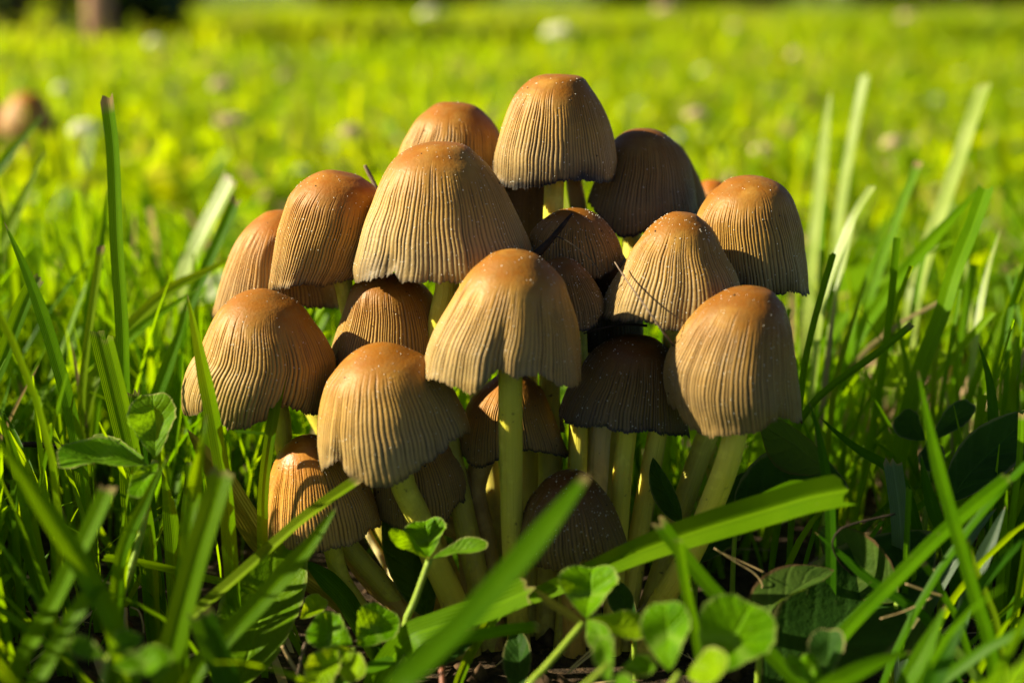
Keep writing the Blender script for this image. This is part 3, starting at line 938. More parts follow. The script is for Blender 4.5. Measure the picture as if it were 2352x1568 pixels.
M_('bottom_left', 'glossy orange brown mushroom at the bottom left with a curled side flap', 29.3, (703, 996),
   [(684, 1000), (664, 1011), (644, 1029), (631, 1049), (619, 1079), (609, 1104), (599, 1134), (593, 1159), (589, 1189), (589, 1219), (590, 1240)],
   [(740, 1004), (775, 1026), (805, 1060), (828, 1098), (845, 1130), (858, 1170), (866, 1212)],
   [(588, 1236), (593, 1245), (614, 1246), (624, 1256), (650, 1263), (679, 1268), (714, 1270), (739, 1267), (764, 1262), (801, 1255), (826, 1241), (846, 1221), (867, 1212)],
   ([(765, 1262, 29.6), (785, 1330, 29.7), (835, 1410, 29.9)], 22, 20), 10, 78, folds=[(628, .10, .10, .2, .75)], granules=90, tint=(1.3, 1.12, .95), wet=.5, edge=.8, rib_depth=.8)  # orange brown tint also brightened to stand in for warm sunlight
M_('under', 'small torn mushroom peeping out below the front left mushroom', 30.2, (955, 950),
   [(920, 955), (890, 980), (868, 1020), (855, 1065), (849, 1116), (850, 1144), (853, 1169), (858, 1190)],
   [(990, 960), (1020, 995), (1040, 1026), (1059, 1054), (1071, 1079), (1079, 1109), (1081, 1148)],
   [(857, 1188), (861, 1196), (876, 1199), (889, 1204), (901, 1211), (926, 1216), (951, 1220), (1000, 1220), (1014, 1214), (1029, 1199), (1046, 1169), (1059, 1156), (1081, 1151)],
   ([(1010, 1190, 30.5), (1062, 1230, 30.6), (1080, 1345, 30.4), (1085, 1440, 30.3)], 24, 20), 11, 78, granules=60, specks=20, tint=(.92, .92, .9), stem_mat=STEM_TAN)
M_('hidden_centre', 'half shaded mushroom behind the thick green stem of the centre mushroom', 30.4, (1168, 850),
   [(1150, 856), (1124, 876), (1096, 899), (1079, 918), (1068, 941), (1061, 961), (1052, 990), (1046, 1018)],
   [(1195, 855), (1216, 866), (1236, 884), (1250, 901), (1261, 926), (1275, 956), (1290, 991), (1302, 1021), (1311, 1040)],
   [(1041, 1019), (1051, 1039), (1066, 1061), (1089, 1077), (1114, 1073), (1140, 1059), (1200, 1036), (1227, 1037), (1252, 1040), (1277, 1046), (1297, 1052), (1311, 1044)],
   ([(1092, 1110, 30.8), (1112, 1220, 30.7), (1126, 1329, 30.4), (1135, 1440, 30.2)], 29, 22), 12, 80, granules=60, specks=30, tint=(1, .92, .8), edge=1.2, stem_mat=STEM_TAN)
M_('right_front', 'large soft focus mushroom at the right front of the clump', 27.8, (1727, 655),
   [(1704, 655.5), (1674, 663), (1646, 678), (1621, 695), (1599, 718), (1579, 743), (1561, 773), (1546, 800), (1534, 828), (1529, 858), (1531, 888), (1541, 920), (1549, 945)],
   [(1749, 657), (1769, 663), (1789, 681), (1802, 698), (1812, 723), (1822, 751), (1829, 788), (1837, 828), (1844, 871), (1851, 911), (1854, 948)],
   [(1546, 940), (1556, 960), (1571, 978), (1588, 987), (1610, 997), (1635, 1003), (1668, 998), (1718, 997), (1748, 987), (1768, 973), (1795, 963), (1821, 967), (1835, 975), (1846, 963), (1855, 952)],
   ([(1688, 1000, 27.6), (1625, 1184, 28.3), (1578, 1285, 28.7), (1505, 1410, 29.4)], 27, 30), 13, 80, stem_mat=STEM_CREAM, folds=[(1548, .08, .12, .6, 1.0), (1800, .05, .12, .7, 1)], tint=(.74, .72, .70), granules=180, edge=.5)  # tint darkens the whole cap to imitate weaker light
M_('right_middle', 'mushroom crossed by a thin dry grass stalk and dusted with pale grains', 29.1, (1562, 486),
   [(1548, 486.5), (1528, 495), (1506, 510), (1486, 530), (1471, 550), (1456, 570), (1443, 593), (1429, 618), (1411, 650), (1397, 683), (1389, 713), (1385, 728)],
   [(1580, 487), (1595, 491), (1613, 503), (1631, 518), (1646, 538), (1658, 563), (1673, 590), (1686, 610), (1698, 633), (1707, 660), (1714, 690), (1716, 722)],
   [(1384, 728), (1389, 732), (1414, 738), (1449, 739), (1481, 741), (1506, 751), (1524, 761), (1544, 761), (1590, 760), (1650, 745), (1716, 724)],
   ([(1546, 765, 29.5), (1520, 950, 29.8), (1505, 1020, 29.9), (1470, 1210, 30.1), (1435, 1440, 30.2)], 20, 24), 14, 76, stem_mat=STEM_CREAM, granules=320, tint=(.86, .86, .84), folds=[(1575, .04, .15, .15, .5)])  # dimmer light on this cap is put into its tint
M_('right_upper', 'upright mushroom at the upper right of the clump in front of the sunlit lawn', 30.6, (1716, 402),
   [(1698, 402.5), (1673, 412), (1653, 428), (1633, 445), (1621, 463), (1609, 483), (1602, 505), (1600, 545), (1602, 590), (1606, 640)],
   [(1733, 402.5), (1761, 408), (1786, 418), (1806, 433), (1821, 453), (1831, 475), (1841, 500), (1851, 530), (1858, 565), (1866, 600), (1871, 635), (1873, 663)],
   [(1606, 640), (1660, 652), (1705, 658), (1735, 665), (1768, 675), (1791, 680), (1808, 672), (1821, 670), (1835, 675), (1851, 681), (1865, 673), (1873, 665)],
   ([(1735, 680, 30.9), (1690, 850, 30.8), (1612, 1030, 30.7), (1480, 1440, 30.4)], 24, 26), 15, 80, granules=130, tint=(.92, .92, .92), edge=1.1, stain=.7)
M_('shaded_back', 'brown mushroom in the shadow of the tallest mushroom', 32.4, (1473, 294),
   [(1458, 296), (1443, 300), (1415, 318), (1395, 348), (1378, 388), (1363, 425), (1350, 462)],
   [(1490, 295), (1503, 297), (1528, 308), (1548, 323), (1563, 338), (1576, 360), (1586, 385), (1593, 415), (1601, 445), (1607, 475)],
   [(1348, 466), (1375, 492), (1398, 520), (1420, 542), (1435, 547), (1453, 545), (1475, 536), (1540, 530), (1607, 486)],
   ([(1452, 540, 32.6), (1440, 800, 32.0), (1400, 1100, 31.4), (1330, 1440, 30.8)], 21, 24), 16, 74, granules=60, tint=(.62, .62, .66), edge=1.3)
M_('sliver', 'slim edge of a mushroom showing behind the shadowed brown mushroom', 34.2, (1540, 322),
   [(1522, 326), (1500, 345), (1484, 380), (1472, 430), (1466, 500)],
   [(1556, 328), (1578, 352), (1597, 386), (1612, 416), (1624, 446), (1632, 480), (1636, 505)],
   [(1466, 502), (1550, 530), (1636, 508)], ([(1550, 520, 34.2), (1540, 800, 33.2), (1440, 1400, 32)], 20, 22), 17, 70, granules=10, tint=(.85, .85, .8), fine=False)
M_('orange_back', 'small orange mushroom top behind the upper right mushroom', 37.0, (1636, 412),
   [(1618, 415), (1600, 430), (1586, 460), (1578, 510)], [(1654, 415), (1672, 430), (1686, 460), (1694, 510)],
   [(1578, 512), (1636, 525), (1694, 512)], ([(1636, 520, 37), (1640, 800, 36), (1620, 1180, 35)], 16, 18), 18, 60, granules=6, tint=(1.25, 1.0, .8), fine=False)
M_('debris', 'shaded mushroom strewn with dark plant debris in the middle of the clump', 30.3, (1322, 477),
   [(1300, 479), (1287, 482), (1257, 497), (1232, 517), (1216, 537), (1208, 570), (1206, 610)],
   [(1340, 479), (1357, 484), (1382, 499), (1400, 517), (1415, 537), (1425, 556), (1433, 577), (1437, 597)],
   [(1206, 612), (1250, 640), (1330, 652), (1381, 639), (1406, 621), (1426, 606), (1438, 598)],
   ([(1322, 640, 30.6), (1330, 900, 30.6), (1310, 1440, 30.4)], 20, 24), 19, 72, granules=200, specks=60, tint=(.72, .68, .66), edge=1.2)
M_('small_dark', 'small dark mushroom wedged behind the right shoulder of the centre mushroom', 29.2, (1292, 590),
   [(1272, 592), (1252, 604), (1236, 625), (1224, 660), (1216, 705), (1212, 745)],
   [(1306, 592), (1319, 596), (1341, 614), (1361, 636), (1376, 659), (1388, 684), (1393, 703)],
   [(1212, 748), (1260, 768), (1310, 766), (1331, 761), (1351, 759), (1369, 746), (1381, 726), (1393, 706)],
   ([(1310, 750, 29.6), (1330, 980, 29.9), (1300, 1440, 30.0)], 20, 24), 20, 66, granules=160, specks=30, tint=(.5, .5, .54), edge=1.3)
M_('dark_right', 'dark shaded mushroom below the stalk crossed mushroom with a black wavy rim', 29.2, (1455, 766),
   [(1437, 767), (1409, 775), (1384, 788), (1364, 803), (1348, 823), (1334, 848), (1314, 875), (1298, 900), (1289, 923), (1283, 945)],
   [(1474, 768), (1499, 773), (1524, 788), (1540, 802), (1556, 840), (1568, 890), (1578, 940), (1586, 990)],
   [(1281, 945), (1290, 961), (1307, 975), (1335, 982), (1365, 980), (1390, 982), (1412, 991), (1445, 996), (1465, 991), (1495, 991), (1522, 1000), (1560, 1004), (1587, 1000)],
   ([(1440, 990, 29.5), (1432, 1060, 29.6), (1422, 1190, 29.7), (1405, 1450, 29.9)], 23, 22), 21, 78, stem_mat=STEM_CREAM, granules=150, specks=20, tint=(.44, .43, .44), edge=1.4, folds=[(1440, .05, .12, .1, .5)])  # low tint paints extra shade into the cap colour
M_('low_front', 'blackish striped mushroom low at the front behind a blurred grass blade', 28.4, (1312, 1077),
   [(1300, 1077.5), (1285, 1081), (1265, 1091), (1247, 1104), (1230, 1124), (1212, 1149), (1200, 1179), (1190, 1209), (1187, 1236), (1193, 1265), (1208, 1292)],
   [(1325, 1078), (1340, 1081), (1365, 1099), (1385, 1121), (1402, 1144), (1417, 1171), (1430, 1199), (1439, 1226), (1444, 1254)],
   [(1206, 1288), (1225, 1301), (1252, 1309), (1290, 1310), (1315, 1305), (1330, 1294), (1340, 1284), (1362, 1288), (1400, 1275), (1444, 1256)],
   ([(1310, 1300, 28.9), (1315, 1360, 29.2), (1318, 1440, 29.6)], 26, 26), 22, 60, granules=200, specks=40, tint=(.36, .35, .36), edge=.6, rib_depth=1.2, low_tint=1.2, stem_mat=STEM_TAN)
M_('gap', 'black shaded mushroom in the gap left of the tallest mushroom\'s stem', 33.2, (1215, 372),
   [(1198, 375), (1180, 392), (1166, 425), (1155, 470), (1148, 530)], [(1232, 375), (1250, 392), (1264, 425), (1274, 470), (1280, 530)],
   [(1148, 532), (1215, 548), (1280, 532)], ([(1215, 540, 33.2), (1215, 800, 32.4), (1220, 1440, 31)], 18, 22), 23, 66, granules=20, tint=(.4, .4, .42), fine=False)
M_('behind_top', 'mushroom behind the tallest one showing only its flared brown stem', 33.4, (1330, 318),
   [(1312, 322), (1292, 340), (1278, 370), (1270, 405)], [(1348, 322), (1366, 340), (1376, 370), (1380, 405)],
   [(1270, 408), (1325, 414), (1380, 408)], ([(1318, 415, 33.4), (1328, 470, 33.2), (1345, 700, 32.4), (1350, 1430, 31.2)], 20, 26), 24, 60, granules=10, fine=False, stem_mat=STEM_TAN)
# stems whose caps are hidden behind the front row
M_('pale_stem', 'mushroom hidden behind the dark wavy one with a pale hollow punctured stem', 30.4, (1400, 830),
   [(1382, 836), (1362, 860), (1350, 900), (1345, 950)], [(1420, 836), (1440, 860), (1452, 900), (1456, 950)],
   [(1345, 952), (1400, 962), (1456, 952)], ([(1379, 985, 30.6), (1372, 1095, 30.6), (1350, 1440, 30.4)], 26, 24), 25, 60, granules=6, tint=(.6, .6, .6), fine=False, stem_mat=STEM_PALE)
M_('leaning_stem', 'mushroom hidden behind the glossy orange one with a wide tan leaning stem', 30.4, (760, 1060),
   [(742, 1066), (722, 1090), (712, 1130), (708, 1180)], [(778, 1066), (798, 1090), (808, 1130), (812, 1180)],
   [(708, 1182), (760, 1196), (812, 1182)], ([(806, 1265, 30.5), (860, 1340, 30.5), (925, 1400, 30.3)], 20, 26), 26, 60, granules=6, fine=False, stem_mat=STEM_TAN)
M_('far_stem', 'mushroom hidden deep behind the clump with a thin pale stem', 31.6, (800, 1100),
   [(788, 1106), (776, 1125), (770, 1160)], [(812, 1106), (824, 1125), (830, 1160)],
   [(770, 1162), (800, 1168), (830, 1162)], ([(850, 1232, 31.6), (890, 1300, 31.4), (934, 1376, 31.0)], 9, 11), 27, 50, granules=4, fine=False, stem_mat=STEM_PALE)
M_('back_pair', 'mushroom hidden behind the half shaded one with a yellow green stem', 31.2, (1262, 900),
   [(1248, 905), (1235, 925), (1228, 960), (1226, 990)], [(1276, 905), (1288, 925), (1294, 960), (1297, 990)],
   [(1226, 992), (1262, 1000), (1297, 992)], ([(1272, 1040, 31.3), (1270, 1110, 31.2), (1262, 1440, 30.8)], 20, 22), 28, 56, granules=4, fine=False)
M_('hollow_fill', 'added black cap filling the dark hollow behind the centre mushroom', 31.4, (1392, 560),  # added near-black cap that darkens the gap between the caps
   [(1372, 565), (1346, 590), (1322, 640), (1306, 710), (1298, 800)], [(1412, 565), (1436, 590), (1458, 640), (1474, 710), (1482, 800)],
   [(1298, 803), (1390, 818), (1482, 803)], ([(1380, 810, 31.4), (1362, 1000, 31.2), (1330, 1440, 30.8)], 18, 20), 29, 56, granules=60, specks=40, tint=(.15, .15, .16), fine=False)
# two more out on the lawn
LG = 'blurred mushrooms out on the lawn'
M_('lawn_a', 'blurred orange mushroom alone on the lawn at the far left', 92.0, (62, 212),
   [(44, 214), (20, 235), (4, 258), (-6, 285), (-6, 306)], [(82, 214), (102, 235), (112, 258), (118, 285), (114, 302)],
   [(-8, 306), (40, 320), (118, 304)], ([(60, 310, 92), (66, 360, 92), (70, 440, 91)], 17, 19), 31, 50, granules=0, specks=0, tint=(1.3, 1.1, 1.0), fine=False, stem_mat=STEM_TAN, group=LG)
M_('lawn_b', 'blurred orange mushroom cut off by the left picture edge', 94.0, (-28, 232),
   [(-44, 236), (-60, 255), (-68, 285), (-70, 310)], [(-12, 236), (2, 255), (10, 285), (12, 310)],
   [(-70, 312), (-30, 320), (12, 312)], ([(-30, 318, 94), (-25, 360, 94), (-18, 440, 93)], 14, 16), 32, 50, granules=0, specks=0, tint=(1.2, .95, .85), fine=False, stem_mat=STEM_TAN, group=LG)

# ------------------------------------------------------------------ single grass blades, leaves, clover, flowers, twigs
def ribbon(path, width, seg=26, across=7, fold=0.25, roll=0.0, twist=0.0, profile=None, cut=False, wave=0.0, tooth=0.0, curl=0.0, rng=None, cup=0.0, roll_path=None):
    """a leaf or blade: path base -> tip in cm, width in cm; returns a mesh-ready tuple"""
    c = curve3(np.asarray(path, float), seg + 1)
    t = np.linspace(0, 1, seg + 1)
    T = nrm(np.gradient(c, axis=0))
    view = nrm(c - CPOS)
    S0 = nrm(np.cross(T, view))
    N0 = np.cross(S0, T)
    sgn = np.sign(np.sum(N0 * view, -1, keepdims=True))
    N0 = -N0 * np.where(sgn == 0, 1, sgn)
    if roll:                                    # positive roll turns the face to the sun, negative away
        m_ = np.mean(np.cos(roll) * N0 - np.sin(roll) * S0, 0) @ sun_dir
        m2 = np.mean(np.cos(roll) * N0 + np.sin(roll) * S0, 0) @ sun_dir
        roll = abs(roll) * (1 if (m_ > m2) == (roll > 0) else -1)
    ro = roll + twist * t
    if roll_path is not None:
        ro = np.interp(t, np.linspace(0, 1, len(roll_path)), roll_path)
    ro = ro[:, None]
    S = np.cos(ro) * S0 + np.sin(ro) * N0
    N = nrm(np.cross(S, T))
    N = N * np.sign(np.sum(N * (np.cos(ro) * N0 - np.sin(ro) * S0), -1, keepdims=True))
    pr = profile(t) if profile else np.minimum(1, .6 + t * 1.4) * (np.ones_like(t) if cut else np.clip((1.0 - t) / .22, 0, 1) ** .75)
    hw = .5 * width * pr
    us = np.linspace(-1, 1, across)
    V = []
    for u in us:
        w_ = hw * u
        if tooth and abs(u) > .99:
            w_ = w_ * (1 + tooth * np.sin(t * seg * 2.1 + u))
        lift = np.abs(u) * hw * math.tan(fold) + cup * hw * (u * u) + wave * np.sin(t * 9 + u * 2.2) * hw
        V.append(c + S * w_[:, None] + N * lift[:, None])
    V = np.stack(V, 1)
    if cut and rng is not None:
        V[-1] += T[-1] * (rng.uniform(-.5, .5, (across, 1)) * width * .5)
    F = grid_faces(seg + 1, across)
    uv = np.stack(np.meshgrid(np.linspace(0, 1, across), t), -1).reshape(-1, 2)
    dry = ((smooth01(.955, 1.0, t) * rng.uniform(.2, 1.0) if cut else smooth01(.97, 1.0, t) * .8)[:, None] * np.ones((1, across))).ravel()
    rim = np.maximum(np.abs(us)[None] ** 3 * np.ones((seg + 1, 1)), smooth01(.9, 1, t)[:, None]).ravel()
    return V.reshape(-1, 3), F, uv, dry, rim


BL = {
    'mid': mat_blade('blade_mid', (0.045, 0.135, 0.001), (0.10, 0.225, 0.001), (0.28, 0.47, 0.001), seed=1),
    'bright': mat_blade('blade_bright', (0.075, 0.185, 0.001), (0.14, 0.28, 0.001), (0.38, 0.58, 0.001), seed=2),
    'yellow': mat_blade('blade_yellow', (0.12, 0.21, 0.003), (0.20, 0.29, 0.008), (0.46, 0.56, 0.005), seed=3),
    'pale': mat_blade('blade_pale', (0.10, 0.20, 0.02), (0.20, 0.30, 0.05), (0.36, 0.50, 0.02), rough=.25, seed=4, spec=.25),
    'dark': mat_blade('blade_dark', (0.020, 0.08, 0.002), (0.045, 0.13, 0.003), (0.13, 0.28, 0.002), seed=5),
    'blue': mat_blade('blade_blue', (0.05, 0.10, 0.05), (0.11, 0.17, 0.09), (0.16, 0.24, 0.06), seed=6, spec=.3),
    'broad': mat_blade('blade_broad', (0.075, 0.175, 0.001), (0.145, 0.265, 0.003), (0.36, 0.52, 0.002), seed=8, stripes=17, midrib=.8),
    'glint': mat_blade('blade_glint', (0.26, 0.35, 0.05), (0.46, 0.54, 0.16), (0.66, 0.74, 0.12), seed=9, spec=.3, rough=.3),  # pale base colours paint bright sunlight onto the blades
    'olive': mat_blade('blade_olive', (0.10, 0.11, 0.012), (0.19, 0.16, 0.03), (0.30, 0.26, 0.02), seed=7),
}
_bn = [0]


def blade(label, pts, w, mat='mid', roll=.5, fold=.28, cut=False, twist=0.0, group='grass blades round the clump', root=True, profile=None, roll_path=None, name='grass_blade', cat='grass blade'):
    """pts: picture points tip -> base, each (x, y, depth); w: width on the grid"""
    _bn[0] += 1
    rng = np.random.default_rng(500 + _bn[0])
    pts = [(x, y, dd + (1.2 if dd < 24.2 else 0)) for x, y, dd in pts]
    path = [P(*q) for q in pts][::-1]
    if root and path[0][2] > 0.2:
        dv = nrm(path[0] - path[1])
        drop = path[0][2] + .3
        dh = np.array([dv[0], dv[1], 0]) * min(1.0, .6 * drop)
        path = [path[0] + dh * 1.15 - np.array([0, 0, drop]), path[0] + dh * .75 - np.array([0, 0, drop * .5])] + path
    base = path[0].copy()
    d = np.mean([q[2] for q in pts])
    seg = 30
    if mat in ('mid', 'bright', 'olive', 'yellow') and roll > 0:
        roll = -roll                            # lit from behind: the blade glows
    V, F, uv, dry, rim = ribbon(np.array(path) - 0, w * KPX * d / max(.45, math.cos(roll)), seg, 7, fold, roll, twist, profile, cut, rng=rng, roll_path=roll_path)
    me = make_mesh(name, V - base, F, uv, {'dry': dry, 'rim': rim})
    return obj(name, me, BL[mat] if isinstance(mat, str) else mat, None, base, label=label, cat=cat, group=group)


def with_d(pts, d0, d1=None):
    d1 = d0 if d1 is None else d1
    n = len(pts)
    return [(x, y, d0 + (d1 - d0) * i / (n - 1)) for i, (x, y) in enumerate(pts)]


wd = with_d
# --- left side
blade('tall upright blade with a clipped tip rising highest at the left', wd([(249, 226), (262, 330), (268, 450), (272, 560), (284, 740), (288, 900), (292, 1060)], 31.0, 30.5), 30, 'mid', .55, cut=True, fold=.45)
blade('slim pointed blade leaning in from the left picture edge', wd([(9, 508), (60, 620), (95, 710), (130, 820), (160, 930), (185, 1060)], 30.0, 29.5), 30, 'mid', .4)
blade('short clipped blade crossing behind the pointed left edge blade', wd([(88, 636), (62, 680), (30, 760), (0, 840), (-40, 940)], 31.2), 34, 'mid', .3, cut=True)
blade('green blade with one sharp tip standing before the lobed left mushroom', wd([(430, 674), (446, 740), (462, 810), (490, 940), (508, 1040), (520, 1110), (530, 1220)], 27.9, 27.7), 34, 'bright', .62, fold=.4)
blade('narrow clipped blade with a torn tip in front of the lobed mushroom\'s rim', wd([(649, 845), (640, 900), (628, 960), (618, 1020), (608, 1100), (604, 1180)], 28.3), 25, 'mid', .2, cut=True)
blade('stout clipped blade, darker half of a split pair at the left', wd([(222, 760), (236, 820), (258, 910), (280, 1000), (318, 1150), (338, 1280), (352, 1430)], 29.0, 28.6), 34, 'mid', .1, cut=True)
blade('stout clipped blade, brighter half of a split pair at the left', wd([(247, 772), (262, 830), (284, 920), (305, 1010), (325, 1110), (345, 1230), (356, 1400)], 28.9, 28.5), 28, 'bright', .55, cut=True)
blade('clipped stub behind the upright clover leaflet', wd([(305, 900), (312, 960), (322, 1040), (340, 1140)], 29.4), 32, 'dark', -.2, cut=True)
blade('broad out of focus blade sweeping in from the lower left edge', wd([(-30, 985), (40, 1070), (100, 1160), (165, 1260), (215, 1345), (262, 1430)], 21.0, 21.5), 48, 'mid', .1)
blade('out of focus clipped blade leaning left below the clover', wd([(254, 1112), (215, 1200), (170, 1290), (120, 1390), (70, 1480), (30, 1570)], 22.5, 22.0), 38, 'bright', .5, cut=True)
blade('second out of focus blade leaning left with a bright middle', wd([(232, 1335), (195, 1380), (150, 1450), (105, 1530), (70, 1600)], 21.5, 21.0), 36, 'bright', .5, cut=True)
blade('sharp narrow blade standing at the left edge beside the blurred sweep', wd([(0, 944), (22, 1010), (50, 1110), (78, 1230), (100, 1330), (118, 1410)], 28.0), 30, 'bright', .35)
blade('blurred twin topped blade in the lower left foreground', wd([(514, 1078), (492, 1150), (460, 1250), (432, 1350), (405, 1450), (380, 1570)], 22.8, 22.2), 56, 'bright', .25, cut=True)
blade('pale blurred blade behind the twin topped foreground blade', wd([(474, 950), (462, 1030), (448, 1120), (436, 1210), (424, 1310), (418, 1420)], 24.5, 23.5), 34, 'bright', .2)
blade('short blurred blade below the left clover', wd([(388, 1045), (362, 1090), (330, 1160), (298, 1225), (275, 1300)], 24.0), 30, 'mid', .3)
blade('thin glossy blade slanting up across the orange mushroom', wd([(828, 1102), (760, 1148), (690, 1200), (600, 1280), (520, 1350), (430, 1428), (350, 1500), (300, 1550)], 26.8, 25.8), 24, 'yellow', .75, fold=.5, cut=True)
blade('soft wide blade slanting up beside the thin glossy one', wd([(775, 1160), (720, 1240), (660, 1310), (590, 1390), (520, 1460), (440, 1560)], 24.0, 23.2), 46, 'bright', .2)
blade('dark blurred stub near the bottom edge under the slanting blades', wd([(462, 1405), (480, 1460), (505, 1520), (530, 1590)], 22.0), 60, 'dark', .1, cut=True)
blade('thin blade lying level among the lower left grass', wd([(238, 1278), (290, 1284), (360, 1298), (450, 1320), (540, 1342), (600, 1370)], 27.3, 28.0), 17, 'mid', .5, cut=True)
blade('upright blade behind the green clover stalk', wd([(305, 1060), (318, 1160), (332, 1260), (345, 1350), (352, 1440)], 28.8), 34, 'mid', .35)
blade('blade rising behind the twin topped one', wd([(372, 1080), (388, 1150), (398, 1230), (402, 1320), (410, 1420)], 28.4), 36, 'bright', .45)
blade('forked dry tipped blade beside the twin topped one', wd([(436, 1062), (430, 1120), (420, 1200), (412, 1290), (402, 1400)], 27.6), 13, 'mid', .4, cut=True)
blade('thin yellow green blade against the blurred lawn at the left', wd([(233, 565), (222, 640), (208, 740), (196, 830), (188, 940)], 33.0), 18, 'yellow', .4, cut=True)
blade('shiny pale blurred blade left of the orange topped mushroom', wd([(535, 412), (505, 470), (470, 535), (440, 600), (415, 680)], 41.0), 34, 'glint', .9, cut=True)
blade('green blurred blade left of the orange topped mushroom', wd([(544, 455), (515, 525), (485, 590), (455, 660), (420, 750)], 36.0), 24, 'mid', .4, cut=True)
blade('long blurred blade arching low towards the clump at the left', wd([(545, 585), (480, 620), (400, 660), (330, 720), (270, 790), (210, 890)], 36.0, 34.0), 28, 'yellow', .4)
blade('blurred blade lower along the same arch', wd([(462, 656), (400, 700), (340, 740), (285, 790), (240, 850)], 34.5, 34.0), 22, 'bright', .4)
blade('blurred upright blade right of the tall clipped blade', wd([(430, 700), (415, 760), (390, 830), (360, 910), (330, 1000)], 33.0), 30, 'mid', .35)
blade('dim blurred blade left of the tall clipped blade', wd([(248, 430), (235, 520), (218, 620), (206, 720), (200, 820)], 36.0), 28, 'mid', .1)
blade('pale blurred blade leaning at the upper left edge', wd([(104, 345), (70, 420), (30, 510), (-10, 610)], 40.0), 26, 'yellow', .6)
blade('blurred blade running down to the left edge under the far mushrooms', wd([(106, 255), (60, 310), (10, 370), (-40, 440)], 44.0), 26, 'mid', .4)
blade('drooping olive blade half rotted behind the orange mushroom', wd([(430, 985), (500, 1085), (560, 1180), (600, 1240), (690, 1310), (800, 1395), (850, 1470)], 30.4, 30.6), 58, 'olive', .1, fold=.15)
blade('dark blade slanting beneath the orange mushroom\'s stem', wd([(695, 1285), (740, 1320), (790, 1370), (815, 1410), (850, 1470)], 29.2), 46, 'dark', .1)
# --- centre foreground
blade('large out of focus blade slanting across the bottom centre', wd([(1348, 1092), (1270, 1190), (1180, 1300), (1080, 1410), (990, 1500), (905, 1590)], 20.0, 19.0), 56, 'mid', .3, fold=.1, profile=lambda t: np.minimum(1, .8 + .4 * t) * np.clip((1.03 - t) / .18, 0, 1) ** .6)
blade('broad flat clipped blade lying across the stems at the lower right', wd([(1944, 1126), (1860, 1142), (1780, 1166), (1620, 1214), (1480, 1262), (1330, 1326), (1240, 1364), (1150, 1400)], 25.6, 26.8), 74, 'broad', -.12, fold=.55, cut=True, profile=lambda t: .30 + .70 * smooth01(.1, .85, t))
blade('clipped flat blade end below the broad flat blade', wd([(1222, 1352), (1150, 1385), (1070, 1415), (1000, 1440), (940, 1466)], 25.8, 26.2), 62, 'bright', .45, fold=.2, cut=True)
blade('thin blade with a nibbled tip lying low at the bottom centre', wd([(1238, 1440), (1150, 1450), (1060, 1470), (960, 1500), (880, 1525), (800, 1556)], 26.0, 26.4), 26, 'mid', .55, cut=True)
blade('notched dark blade crossing in front of the broad flat blade', wd([(1512, 1196), (1560, 1260), (1620, 1335), (1690, 1410), (1770, 1500), (1840, 1580)], 24.8, 24.2), 34, 'mid', .15, cut=True)
blade('slim light blade standing in front of the notched crossing blade', wd([(1558, 1238), (1568, 1300), (1580, 1370), (1596, 1440), (1610, 1520)], 24.3), 24, 'bright', .3, cut=True)
blade('dry tipped blade pointing left at the bottom centre clover', wd([(1228, 1352), (1262, 1380), (1300, 1405), (1340, 1432)], 24.8), 20, 'olive', .2, root=False)
# --- right side
blade('long clipped blade slanting from lower middle to the right edge', wd([(2318, 1098), (2240, 1160), (2150, 1240), (2060, 1330), (1985, 1405), (1935, 1460), (1880, 1540)], 25.2, 24.4), 32, 'mid', .45, fold=.3, cut=True)
blade('tall slim dark green blade at the right crossing the slanting blade', wd([(2108, 850), (2130, 960), (2160, 1090), (2200, 1230), (2240, 1370), (2272, 1470)], 25.0, 24.4), 30, 'mid', .15)
blade('broad pale blurred blade rising tall at the upper right', wd([(2262, 195), (2235, 270), (2200, 380), (2165, 480), (2130, 580), (2100, 700)], 44.0, 42.0), 32, 'glint', .6, cut=True)
blade('sunlit broad blade with a dark lower half at the right', wd([(2266, 432), (2235, 520), (2195, 620), (2165, 720), (2130, 810), (2100, 900), (2075, 1000)], 33.5, 32.5), 36, 'bright', .35, cut=True)
blade('dark narrow blade just right of the clump', wd([(1914, 584), (1892, 660), (1870, 740), (1850, 830), (1838, 930)], 31.2, 31.0), 15, 'mid', -.3, cut=True)
blade('pale yellow blurred blade right of the clump near the top', wd([(1908, 205), (1898, 300), (1890, 390), (1880, 490), (1868, 600)], 47.0), 26, 'glint', .7)
blade('glinting blurred blade second right of the clump near the top', wd([(1990, 175), (1972, 260), (1955, 350), (1938, 450), (1925, 560)], 48.0), 20, 'glint', .8, cut=True)
blade('blurred thin blade leaning right beside the upper right mushroom', wd([(2005, 428), (1965, 490), (1935, 560), (1905, 640), (1885, 720)], 36.0), 18, 'glint', .6, cut=True)
blade('blurred blade leaning right further out', wd([(2112, 370), (2080, 450), (2050, 530), (2020, 620), (1990, 720)], 40.0), 20, 'bright', .5, cut=True)
blade('blurred long blade behind the sunlit broad blade', wd([(2260, 420), (2170, 520), (2090, 610), (2020, 700), (1960, 800)], 37.0), 30, 'bright', .4)
blade('dark blade leaning right low beside the right front mushroom', wd([(2095, 745), (2030, 800), (1960, 850), (1900, 895), (1860, 935), (1830, 990)], 31.0, 30.6), 16, 'mid', .3, cut=True)
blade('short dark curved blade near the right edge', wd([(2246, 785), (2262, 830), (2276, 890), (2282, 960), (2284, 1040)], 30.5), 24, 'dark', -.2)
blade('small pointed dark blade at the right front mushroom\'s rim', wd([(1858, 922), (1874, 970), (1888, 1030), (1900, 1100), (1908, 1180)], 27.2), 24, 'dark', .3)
blade('dark blade running down right from the right front mushroom', wd([(1880, 955), (1930, 1000), (1985, 1040), (2030, 1065), (2080, 1120)], 29.5), 22, 'dark', .1)
